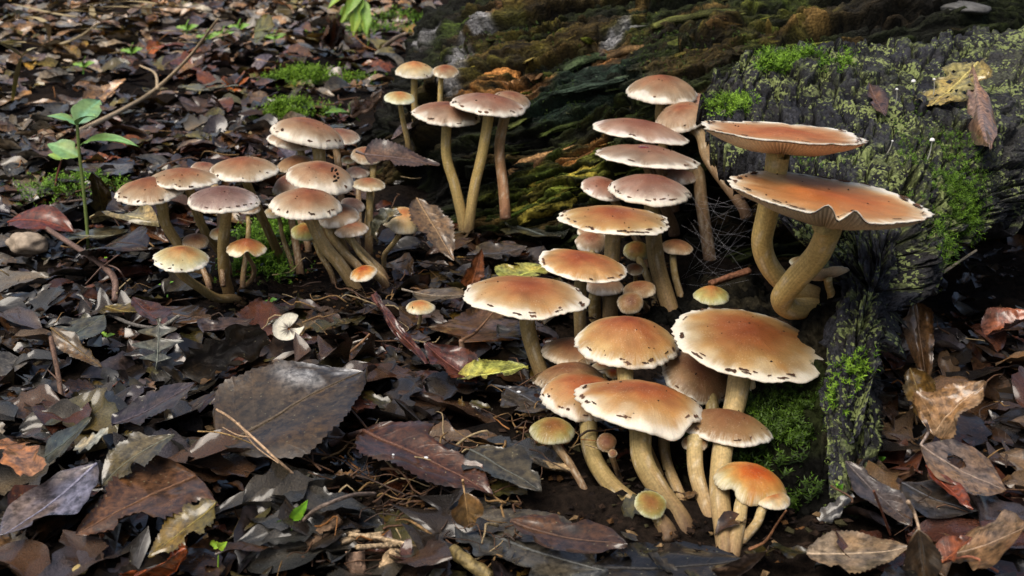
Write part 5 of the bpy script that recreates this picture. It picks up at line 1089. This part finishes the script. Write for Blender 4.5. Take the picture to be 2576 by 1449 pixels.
for k in range(3400):                                        # torn fragments matted between the leaves
    yy = math.sqrt(r_.uniform(.36 ** 2, 1.5 ** 2)); xx = r_.uniform(-.52, .52) * (yy + .1); px, py = proj(xx, yy, 0.0)
    if blocked(px, py): continue
    if hollow(px, py) and r_.random() < .55: continue
    si, V, F, luv = lowv[20 + int(r_.integers(0, 4))] if r_.random() < .7 else lowv[int(r_.integers(0, 20))]
    L_ = r_.uniform(.006, .018) * (1 + .4 * max(yy - .8, 0))
    e_ = Matrix.Rotation(r_.uniform(0, 6.28), 3, 'Z') @ Matrix.Rotation(r_.normal(0, .3), 3, 'Y') @ Matrix.Rotation(r_.normal(0, .3), 3, 'X')
    LV.append(V * L_ @ np.array(e_).T + np.array([xx, yy, float(gz(xx, yy)) + r_.uniform(.0, .006)])); cn = pick_col(px, py, r_)
    LF.append(F + nv); LU.append(luv); LC.append(leaf_cols(luv, np.array(COLS[cn]) * r_.uniform(.4, 1.3) * (.6 if hollow(px, py) else 1), k)); nv += len(V)
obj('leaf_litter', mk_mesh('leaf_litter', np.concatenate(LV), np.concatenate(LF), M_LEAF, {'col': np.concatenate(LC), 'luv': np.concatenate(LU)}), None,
    'carpet of small dead leaves covering the forest floor', 'leaf litter', None, 'stuff')
# ------------------------------------------------------------------ crumbs and rootlets of the floor
bag = Bag(); r_ = np.random.default_rng(5)
for k in range(4200):
    if k < 2700:
        px, py = r_.choice([0, 1, 2, 3]), 0
        bx = [(1380, 2120, 1000, 1420), (800, 1300, 1180, 1449), (1380, 1800, 620, 900), (520, 1010, 580, 800)][int(px)]
        px, py = r_.uniform(bx[0], bx[1]), r_.uniform(bx[2], bx[3])
    else: px, py = r_.uniform(0, 2576), r_.uniform(250, 1449)
    if 1680 < px < 2110 and py < 1280 or (px > 930 and py < np.interp(px, fx_, fy_)): continue
    g = ground(px, py); s = r_.uniform(.0008, .0032)
    V = (r_.uniform(-1, 1, (6, 3)) * .25 + np.array([[1, 0, 0], [-1, 0, 0], [0, .6, 0], [0, -.6, 0], [0, 0, .35], [0, 0, -.35]])) * s
    V = V @ np.array(Matrix.Rotation(r_.uniform(0, 6.28), 3, 'Z')).T
    col = np.array([(.026, .016, .011), (.010, .007, .006), (.09, .045, .018), (.20, .13, .065), (.04, .036, .018)][r_.choice(5, p=[.35, .35, .16, .07, .07])])
    bag.add(V + np.array([g.x, g.y, g.z + r_.uniform(-.0015, .0015)]), [(0, 2, 4), (2, 1, 4), (1, 3, 4), (3, 0, 4), (2, 0, 5), (1, 2, 5), (3, 1, 5), (0, 3, 5)], col)
obj('litter_crumb', bag.mesh('litter_crumb', M_SOIL, (0, 0, 0), False), None, 'dark crumbs of soil and rotten wood between the leaves', 'crumbs', None, 'stuff')
bag = Bag()
for k in range(400):
    z_ = r_.random()
    if z_ < .35: px, py = r_.uniform(760, 1300), r_.uniform(1150, 1449)
    elif z_ < .5: px, py = r_.uniform(1250, 1480), r_.uniform(980, 1180)
    elif z_ < .6: px, py = r_.uniform(2100, 2560), r_.uniform(860, 1350)
    elif z_ < .7: px, py = r_.uniform(900, 1100), r_.uniform(680, 960)
    else: px, py = r_.uniform(0, 1100), r_.uniform(60, 900)
    if blocked(px, py): continue
    g = ground(px, py); L_ = r_.uniform(.008, .03) * (1 + max(g.y - .7, 0)); a = r_.uniform(0, 6.28)
    d = np.array([math.cos(a), math.sin(a), r_.uniform(-.1, .35)]) * L_; p0 = np.array([g.x, g.y, g.z + r_.uniform(.003, .012)])
    P = [p0, p0 + d * .35 + r_.normal(0, .1, 3) * L_, p0 + d * .7 + r_.normal(0, .12, 3) * L_, p0 + d]
    rad = r_.uniform(.0002, .0007) * (1 + .6 * max(g.y - .7, 0))
    V, F, _, _ = tube(P, [rad, rad * .9, rad * .7, rad * .4], 5, 8)
    bag.add(V, F, np.array([(.22, .13, .05), (.10, .05, .025), (.32, .24, .13), (.05, .03, .02), (.26, .11, .03)][r_.choice(5, p=[.25, .3, .15, .2, .1])]))
obj('root_thread', bag.mesh('root_thread', M_TWIG), None, 'fine brown rootlets and thin stalks tangled in the litter', 'rootlets', None, 'stuff')

# ------------------------------------------------------------------ twigs
def G(px, py, h): return ground(px, py, h)
def twig(label, pts, w, col, branches=(), name='twig', knots=0):
    P = [G(*p) if len(p) == 3 else at(p[0], p[1], p[3]) for p in pts]
    root = thing(name, P[0], label, 'twig'); l = np.array(P[0])
    d = depth_of(P[len(P) // 2]) / FPX
    V, F, tt, aa = tube(P, [w[0] / 2 * d, (w[0] + w[1]) / 4 * d, w[1] / 2 * d], 12, 48, .16, len(label))
    n1 = fbm(np.cos(aa) * 2, np.sin(aa) * 2, tt * 14, 3, 3)
    c = np.clip(np.array(col)[None] * (1 + .5 * n1)[:, None], .004, 1)
    obj('twig_shaft', mk_mesh('twig_shaft', V - l, F, M_TWIG, {'col': c}), root)
    for br, bw in branches:
        Q = [G(*p) if len(p) == 3 else at(p[0], p[1], p[3]) for p in br]
        V, F, tt, aa = tube(Q, [bw[0] / 2 * d, bw[1] / 2 * d], 8, 20, .12)
        obj('side_branch', mk_mesh('side_branch', V - l, F, M_TWIG, {'col': np.tile(np.array(col), (len(V), 1))}), root)
    return root
twig('long pale bare twig slanting up across the far litter', [(150, 345, .01), (225, 318, .012), (370, 240, .03), (470, 150, .07), (548, 48, .13)], (15, 5), (.40, .31, .20), [([(396, 224, .036), (390, 185, .05), (352, 165, .055)], (9, 5))])
twig('short pale twig lying in the far litter before the dry grass', [(125, 122, .01), (200, 92, .03), (248, 58, .06)], (8, 4), (.42, .34, .2))
twig('knobbly dark brown twig with rootlets left of the leftmost mushrooms', [(118, 576, .02), (201, 628, .018), (262, 672, .014), (288, 705, .012), (290, 757, .006)], (14, 17), (.16, .10, .08), [([(255, 672, .02), (215, 715, .01)], (4, 3)), ([(268, 665, .016), (300, 680, .03), (320, 720, .01), (305, 740, .006)], (4, 3)), ([(262, 668, .016), (285, 650, .03), (296, 642, .034)], (4, 3))])
twig('upright dark rooty stick by the grey leaves at the litter edge', [(128, 850, .03), (142, 920, .02), (153, 985, .01), (160, 1020, .004)], (13, 13), (.13, .075, .05), [([(150, 960, .02), (120, 930, .02)], (5, 3))])
twig('thin pale forked straw lying over the huge mould spotted leaf', [(545, 1030, .03), (590, 1060, .034), (690, 1150, .026), (763, 1215, .012)], (6, 8), (.45, .30, .18), [([(600, 1062, .03), (640, 1120, .02), (700, 1165, .018)], (4, 3)), ([(640, 1100, .03), (600, 1095, .03), (560, 1075, .03)], (4, 2))])
twig('arched grey brown twig over the crumbly foreground wood', [(740, 1335, .004), (790, 1285, .02), (837, 1262, .026), (890, 1245, .022), (943, 1242, .012)], (11, 10), (.20, .15, .12))
twig('lichen crusted stick below the right edge of the bark slab', [(2322, 722, 0, .60), (2380, 680, 0, .62), (2455, 630, 0, .65)], (9, 7), (.36, .30, .2))
twig('thin brown rootlet curving at the foot of the front cluster', [(1885, 1382, .006), (1925, 1362, .012), (1950, 1325, .02), (1978, 1284, .03)], (9, 4), (.22, .10, .045))
twig('dark thin stick lying across the litter behind the seedling', [(150, 510, .006), (240, 500, .008), (330, 498, .008)], (7, 6), (.09, .06, .045))
twig('short grey stick beside the dark maroon leaf', [(410, 822, .012), (450, 795, .016)], (10, 9), (.20, .19, .16))
twig('orange brown stalk in front of the broken cap', [(855, 905, .004), (905, 865, .016), (930, 840, .02)], (8, 5), (.22, .12, .06))
twig('pale grey curved stalk near the twisted red ribbon leaf', [(855, 885, .004), (890, 862, .012), (925, 852, .014)], (6, 5), (.34, .31, .27))
twig('dark red stalk standing among leaves below the bark tip', [(2198, 1235, .04), (2220, 1290, .02), (2240, 1345, .004)], (6, 6), (.18, .07, .04))
twig('bent straw across the yellow olive leaf edge', [(498, 1085, .02), (560, 1090, .024), (640, 1118, .018)], (4, 4), (.34, .22, .09))
twig('stout grey stick crossing the litter below the leftmost cluster', [(268, 785, .012), (330, 815, .012), (420, 830, .01)], (10, 8), (.12, .11, .10))
twig('stubby olive brown twig piece in the very front', [(1140, 1385, .008), (1170, 1410, .008), (1235, 1452, .004)], (36, 34), (.20, .15, .06))
twig('thick dark stick near the white topped bark of the log end', [(965, 120, .01), (990, 100, .03), (1020, 85, .05)], (12, 9), (.22, .17, .13))

# ------------------------------------------------------------------ wood chips
def chip(label, p0, p1, w, th, col, seed, name='wood_chip', mat=None):
    a, b = G(*p0), G(*p1); X = (b - a); L_ = X.length; X.normalize(); Yv = Vector((0, 0, 1)).cross(X).normalized(); Z = X.cross(Yv)
    d = depth_of((a + b) / 2) / FPX; W_ = w * d / 2
    nu, nvv = 16, 9; s = np.linspace(0, 1, nu)[:, None] * np.ones(nvv); t = np.ones((nu, 1)) * np.linspace(-1, 1, nvv)
    r = np.random.default_rng(seed); o = r.uniform(0, 30)
    endj = .08 * fbm(t * 4 + o, s * 0 + 3, 0, seed, 2) * np.abs(2 * s - 1) ** 4
    top = np.stack([(s + endj) * L_, t * W_ * (1 + .12 * fbm(s * 4 + o, np.sign(t), 0, seed + 1, 2)), th * (1 - .6 * np.abs(t) ** 3) + .25 * th * fbm(s * 3, t * 9 + o, 0, seed + 2, 3)], -1)
    V, F, c = solid(top, np.broadcast_to(np.array([0, 0, 1.0]), top.shape), th * .9, np.broadcast_to(np.array(col), top.shape) * (1 + .5 * fbm(s * 3, t * 14 + o, 0, seed + 3, 3))[..., None])
    V = V @ np.array([X, Yv, Z]) + np.array(a)
    root_l = np.array(a)
    o_ = obj(name, mk_mesh(name, V - root_l, F, mat or M_WOOD, {'col': np.clip(c, .005, 1)}), None, label, 'wood chip'); o_.location = a
    return o_
chip('flat brown wood chip in the very front litter', (895, 1452, .004), (892, 1388, .012), 48, .003, (.20, .13, .09), 1)
chip('pale tan wood piece beside the flat brown chip', (965, 1446, .004), (1005, 1392, .012), 34, .004, (.38, .27, .16), 2)
chip('reddish splinter lying on dark soil left of the two big stems', (1788, 715, .052), (1885, 682, .052), 18, .002, (.20, .09, .05), 3)
chip('short pale splinter beside the olive green mushroom stem', (1370, 1172, .006), (1440, 1182, .006), 18, .002, (.28, .20, .11), 4)
for k, (x0_, y0_, x1_, y1_) in enumerate([(820, 1352, 900, 1338), (860, 1362, 960, 1344), (880, 1345, 990, 1362), (940, 1352, 1046, 1378), (900, 1378, 1010, 1372)]):
    chip('shredded cream splinter of rotten wood in the foreground pile', (x0_, y0_, .008 + .002 * k), (x1_, y1_, .010), 13, .0012, (.42, .31, .19), 10 + k, 'wood_splinter')['group'] = 'shredded cream splinters in the foreground'
chip('ragged brown bark scrap left of the shredded splinters', (770, 1370, .006), (850, 1300, .016), 46, .002, (.16, .10, .06), 20)

# ------------------------------------------------------------------ stones
def stone(label, px, py, rx, ry, col, seed, h=.0, Y=None):
    c = at(px, py, Y) if Y else G(px, py, h); d = depth_of(c) / FPX; a, b = rx * d, ry * d
    u = np.linspace(0.02, math.pi - .02, 22)[:, None]; v = np.linspace(0, 2 * math.pi, 30, endpoint=False)[None, :]
    q = np.stack([np.sin(u) * np.cos(v), np.sin(u) * np.sin(v), np.cos(u) * np.ones_like(v)], -1)
    k = 1 + .22 * fbm(q[..., 0] * 1.4 + seed, q[..., 1] * 1.4, q[..., 2] * 1.4, seed, 3)
    V = (q * k[..., None] * np.array([a, a * .8, b])).reshape(-1, 3)
    o = obj('stone', mk_mesh('stone', V, gridF(22, 30, True), M_STONE, {'col': np.tile(np.array(col), (len(V), 1))}), None, label, 'stone'); o.location = c
stone('smooth pale pebble among the far dry litter', 510, 26, 22, 11, (.50, .44, .34), 3, .01)
stone('rounded beige stone beside the deep red leaf', 72, 610, 48, 28, (.36, .29, .22), 4, .012)
stone('flat grey stone slab on the log behind the bark', 2420, 22, 66, 18, (.10, .10, .10), 5, 0, 1.03)
stone('small ochre pebble in the front litter', 202, 1432, 20, 10, (.42, .32, .13), 6, .008)
stone('brown rounded stone wedged behind the bark slab', 2325, 40, 28, 30, (.05, .042, .03), 7, 0, 1.05)

# ------------------------------------------------------------------ green plants
def gleaf(parent, base, tip, wid, col, up=0.3, curl=-.35, teeth=0.0, seed=1, shape='ovate', fold=.15, roll=0):
    a, b = Vector(base), Vector(tip); L_ = (b - a).length; X = (b - a).normalized(); fc = .25 + abs(roll) / 75
    nd = Vector((0, 0, 1)) * (1 - fc) + Vector((-a.x, -a.y, 0)).normalized() * fc; Z = (nd - X * nd.dot(X)).normalized(); Yv = Z.cross(X)
    V, F, luv = leaf_geo(shape, wid / L_, 21, 9, seed, curl=curl, fold=fold, wave=.03, teeth=teeth)
    Vw = V * L_ @ np.array([X, Yv, Z]) + np.array(a) - np.array(parent_loc(parent))
    c = leaf_cols(luv, col, seed, .1); c = mixc(c, np.array(col) * 1.5, (np.abs(luv[:, 1]) < .1) * .5)
    obj('leaf_blade', mk_mesh('leaf_blade', Vw, F, M_GREEN, {'col': c, 'luv': luv}), parent)
def pstem(parent, pts, w, col, name='stem'):
    d = depth_of(Vector(pts[0])) / FPX; V, F, tt, aa = tube(pts, [w[0] / 2 * d, w[1] / 2 * d], 8, 24)
    obj(name, mk_mesh(name, V - np.array(parent_loc(parent)), F, M_GREEN, {'col': np.tile(np.array(col), (len(V), 1))}), parent)
b = G(223, 632, 0); Y0 = b.y
sdl = thing('seedling', b, 'tall green seedling with broad blue green leaves left of the mushrooms', 'seedling')
P = lambda x, y, dy=0: at(x, y, Y0 + dy)
pstem(sdl, [P(223, 634), P(218, 560), P(208, 460), P(200, 390), P(194, 312)], (9, 8), (.16, .22, .06))
gleaf(sdl, P(192, 314), P(252, 252, .03), .019, (.15, .32, .19), seed=1, roll=22)
gleaf(sdl, P(194, 314), P(118, 292, -.005), .010, (.17, .36, .18), seed=2)
gleaf(sdl, P(196, 314), P(242, 296, -.02), .012, (.20, .40, .18), seed=3)
gleaf(sdl, P(200, 395), P(119, 362, .01), .016, (.17, .33, .14), seed=4, roll=-20)
gleaf(sdl, P(203, 365), P(352, 372, -.01), .012, (.15, .32, .10), seed=5, roll=-6, curl=-.5)
b2 = G(135, 500, 0)
s2 = thing('seedling', b2, 'small red stemmed seedling just left of the tall seedling', 'seedling'); Y1 = b2.y
pstem(s2, [at(135, 502, Y1), at(142, 450, Y1), at(155, 400, Y1)], (6, 4), (.16, .05, .04))
gleaf(s2, at(155, 402, Y1), at(120, 390, Y1), .012, (.24, .44, .12), seed=6); gleaf(s2, at(155, 402, Y1), at(190, 395, Y1), .012, (.24, .44, .12), seed=7)
def sprout(label, px, py, h_px, leaves, col=(.22, .46, .05), teeth=0.0, w=(5, 3)):
    b = G(px, py, 0); Y_ = b.y; t = thing('sprout', b, label, 'sprout')
    top = (px + leaves[0], py - h_px)
    pstem(t, [at(px, py + 2, Y_), at((px + top[0]) / 2, py - h_px * .5, Y_), at(top[0], top[1], Y_)], w, np.array(col) * .8)
    for k, (dx, dy, wd, ro) in enumerate(leaves[1]):
        gleaf(t, at(top[0], top[1], Y_), at(top[0] + dx, top[1] + dy, Y_ + (.004 if k % 2 else -.004)), wd * depth_of(b) / FPX, col, teeth=teeth, seed=40 + k, roll=ro, curl=-.3)
sprout('bright green serrated sprout in the front litter', 735, 1390, 82, (-2, [(42, -50, 34, -40), (-62, 38, 32, 25)]), (.17, .42, .03), .16)
sprout('tiny two lobed lime green sprout in the front litter', 548, 1445, 66, (2, [(22, -16, 22, -30), (-20, -18, 22, 30)]), (.34, .60, .06))
sprout('tiny bright sprout beside the grey green lobed leaf', 268, 885, 38, (0, [(22, -6, 12, -20), (-12, -12, 12, 20)]), (.28, .55, .06))
sprout('little thin sprout before the leftmost cluster', 422, 748, 32, (-2, [(18, -8, 7, -20), (-22, 0, 6, 20)]), (.14, .36, .06))
sprout('tiny sprout near the moss under the left clusters', 678, 785, 26, (0, [(20, -6, 14, -20), (-16, 2, 10, 20)]), (.14, .34, .08))
sprout('small clover like sprout at the bark tip', 2110, 1265, 34, (0, [(12, -14, 16, -30), (-4, -18, 14, 30)]), (.14, .38, .04))
sprout('round leaved sprout on the dark soil right of the bark tip', 2215, 1190, 34, (0, [(14, -6, 12, -30), (-12, -8, 12, 20)]), (.10, .30, .03))
sprout('pair of green cotyledons behind the long twig', 270, 660, 8, (0, [(12, -4, 8, -20), (-10, -4, 8, 20)]), (.2, .5, .04))
for k, (px, py) in enumerate([(470, 72), (520, 95), (600, 70), (690, 95), (330, 130), (210, 165), (560, 88)]):
    sprout('small green plantlet growing in the far litter', px, py + 20, 18, (0, [(30, -10, 16, -20), (-28, -6, 16, 20), (6, -26, 14, 0)]), (.16, .34, .06))
for o in [o for o in COL.objects if o.get('label') == 'small green plantlet growing in the far litter']: o['group'] = 'green plantlets in the far litter'
# tall leafy plant far behind and dry grass
b = G(885, 118, 0); pl = thing('leafy_plant', b, 'tall leafy green plant with hanging leaves behind the far litter', 'plant'); Y2 = b.y
pstem(pl, [at(925, 130, Y2), at(928, 80, Y2), at(915, 10, Y2), at(900, -40, Y2)], (6, 5), (.24, .32, .05))
for k, (x0_, y0_, x1_, y1_, w_) in enumerate([(900, -30, 850, 70, 34), (905, -20, 888, 95, 36), (912, 0, 922, 92, 34), (900, -35, 822, 25, 28), (905, -30, 870, 40, 30)]):
    gleaf(pl, at(x0_, y0_, Y2), at(x1_, y1_, Y2 - .03), w_ * depth_of(b) / FPX, (.20, .36, .06), seed=60 + k, curl=-.25, roll=r_.uniform(-50, 50))
def blade(label, pts, w, col):
    P = [G(*p) for p in pts]; d = depth_of(P[0]) / FPX; Pn = cr(np.array([tuple(p) for p in P]), 20)
    T = np.gradient(Pn, axis=0); T /= np.linalg.norm(T, axis=1)[:, None]; sd2 = np.cross(T, [0, 0, 1]); sd2 /= np.linalg.norm(sd2, axis=1)[:, None] + 1e-9
    ww = (w / 2 * d * np.sin(np.linspace(.35, math.pi - .05, 20)))[:, None]; up_ = np.cross(sd2, T)
    V = np.stack([Pn - sd2 * ww + up_ * ww * .3, Pn, Pn + sd2 * ww + up_ * ww * .3], 1).reshape(-1, 3); l = np.array(P[0])
    o = obj('grass_blade', mk_mesh('grass_blade', V - l, gridF(20, 3), M_GREEN, {'col': np.tile(np.array(col), (len(V), 1))}), None, label, 'grass'); o.location = P[0]
    return o
for k, pts in enumerate([[(60, 45, .02), (180, 25, .08), (330, 20, .10), (480, 38, .05)], [(20, 52, .02), (150, 30, .06), (260, 35, .06), (390, 62, .02)], [(0, 60, .02), (60, 45, .08), (115, 60, .10), (125, 110, .02)],
                         [(150, 20, .02), (300, 5, .08), (420, 15, .08), (560, 35, .02)], [(0, 110, .03), (60, 108, .06), (130, 120, .03)], [(30, 10, .03), (160, 40, .05), (300, 52, .03)], [(230, 10, .05), (235, 40, .05), (260, 60, .02)]]):
    o = blade('dry straw coloured grass blade lying over the far litter', pts, 14, np.array((.46, .36, .18)) * r_.uniform(.75, 1.15)); o['group'] = 'dry grass blades over the far litter'
for k in range(16):
    x0_, y0_ = r_.uniform(-20, 950), r_.uniform(15, 120); dx_ = r_.uniform(70, 240) * r_.choice([-1, 1])
    o = blade('dry straw coloured grass blade lying over the far litter', [(x0_, y0_, .02), (x0_ + dx_ * .5, y0_ - r_.uniform(0, 14), .05), (x0_ + dx_, y0_ + r_.uniform(-8, 12), .03)], r_.uniform(6, 12), np.array((.46, .37, .20)) * r_.uniform(.6, 1.2)); o['group'] = 'dry grass blades over the far litter'
blade('yellow green grass stem standing at the litter edge', [(30, 265, .0), (42, 190, .05), (55, 140, .09)], 12, (.34, .34, .08))
blade('grey green grass blade leaning from the yellow green stem', [(55, 142, .09), (30, 125, .12), (-10, 105, .15)], 12, (.30, .32, .16))
blade('pale dry blade leaning right from the yellow green stem', [(55, 142, .09), (85, 122, .10), (130, 122, .06)], 12, (.40, .34, .18))

# ------------------------------------------------------------------ tiny white mushrooms on the bark
for k, (bx, by, tx, ty, rr) in enumerate([(2296, 235, 2298, 205, 8), (2345, 250, 2350, 200, 5), (2382, 238, 2385, 222, 4), (2400, 215, 2402, 203, 5), (2227, 392, 2245, 355, 4), (2330, 410, 2345, 353, 9), (2252, 262, 2256, 225, 5)]):
    dd = (BK_X - bx) ** 2 + (BK_Y - by) ** 2; i = np.unravel_index(np.argmin(dd), dd.shape); p = BK_A[i]
    root = thing('tiny_white_mushroom', p, 'pin sized white mushroom on a hair thin stem growing from the bark slab', 'mushroom', 'pin sized white mushrooms on the bark')
    Y_ = p[1] - .003; t_ = at(tx, ty - 0, Y_); d = depth_of(t_) / FPX
    V, F, _, _ = tube([p, (np.array(p) + np.array(t_)) / 2 + np.array([.0006, 0, 0]), t_], [.00035, .0003], 6, 10)
    obj('stem', mk_mesh('stem', V - p, F, M_THREAD, {'col': np.tile((.55, .55, .48), (len(V), 1))}), root)
    rr = rr * d * .75; u = np.linspace(0.05, 1, 6)[:, None]; v = np.linspace(0, 2 * math.pi, 14, endpoint=False)[None, :]
    V = np.stack([rr * np.sin(u * 1.7) * np.cos(v), rr * np.sin(u * 1.7) * np.sin(v), rr * .95 * np.cos(u * 1.7) + 0 * v], -1).reshape(-1, 3)
    V = np.concatenate([V, [[0, 0, rr * .96]]]) + np.array(t_) - p
    Fc = gridF(6, 14, True).tolist() + [(j, (j + 1) % 14, len(V) - 1) for j in range(14)]
    obj('cap', mk_mesh('cap', V, Fc, M_THREAD, {'col': np.tile((.82, .82, .80), (len(V), 1))}), root)

# ------------------------------------------------------------------ marks on caps, spider silk
bag = Bag()
dr = thing('insect_dropping', at(842, 440, .775), 'black insect droppings stuck on the tan cap', 'droppings')
for (x, y) in [(836, 424), (845, 428), (848, 436), (843, 444), (850, 448), (846, 454)]:
    c0 = at(x, y, .766)
    V, F, _, _ = tube([np.array(c0) + r_.normal(0, .0007, 3), np.array(c0), np.array(c0) + r_.normal(0, .0012, 3)], [.0007, .0009, .0006], 7, 7)
    bag.add(V, F, (.012, .008, .006))
obj('dropping_pellet', bag.mesh('dropping_pellet', M_FLAKE, parent_loc(dr)), dr, kind='stuff')
bag = Bag()
for k in range(34):
    a = at(r_.uniform(1690, 1790), r_.uniform(480, 760), r_.uniform(.76, .80)); b = at(r_.uniform(1790, 1930), r_.uniform(470, 720), r_.uniform(.70, .78))
    mid = (a + b) / 2 + Vector((0, 0, -.004 * r_.random()))
    V, F, _, _ = tube([a, mid, b], [.000035, .000035], 3, 6); bag.add(V, F, (.55, .55, .6))
obj('spider_silk', bag.mesh('spider_silk', M_THREAD), None, 'fine spider silk threads strung in the dark hollow between stems', 'spider web', None, 'stuff')
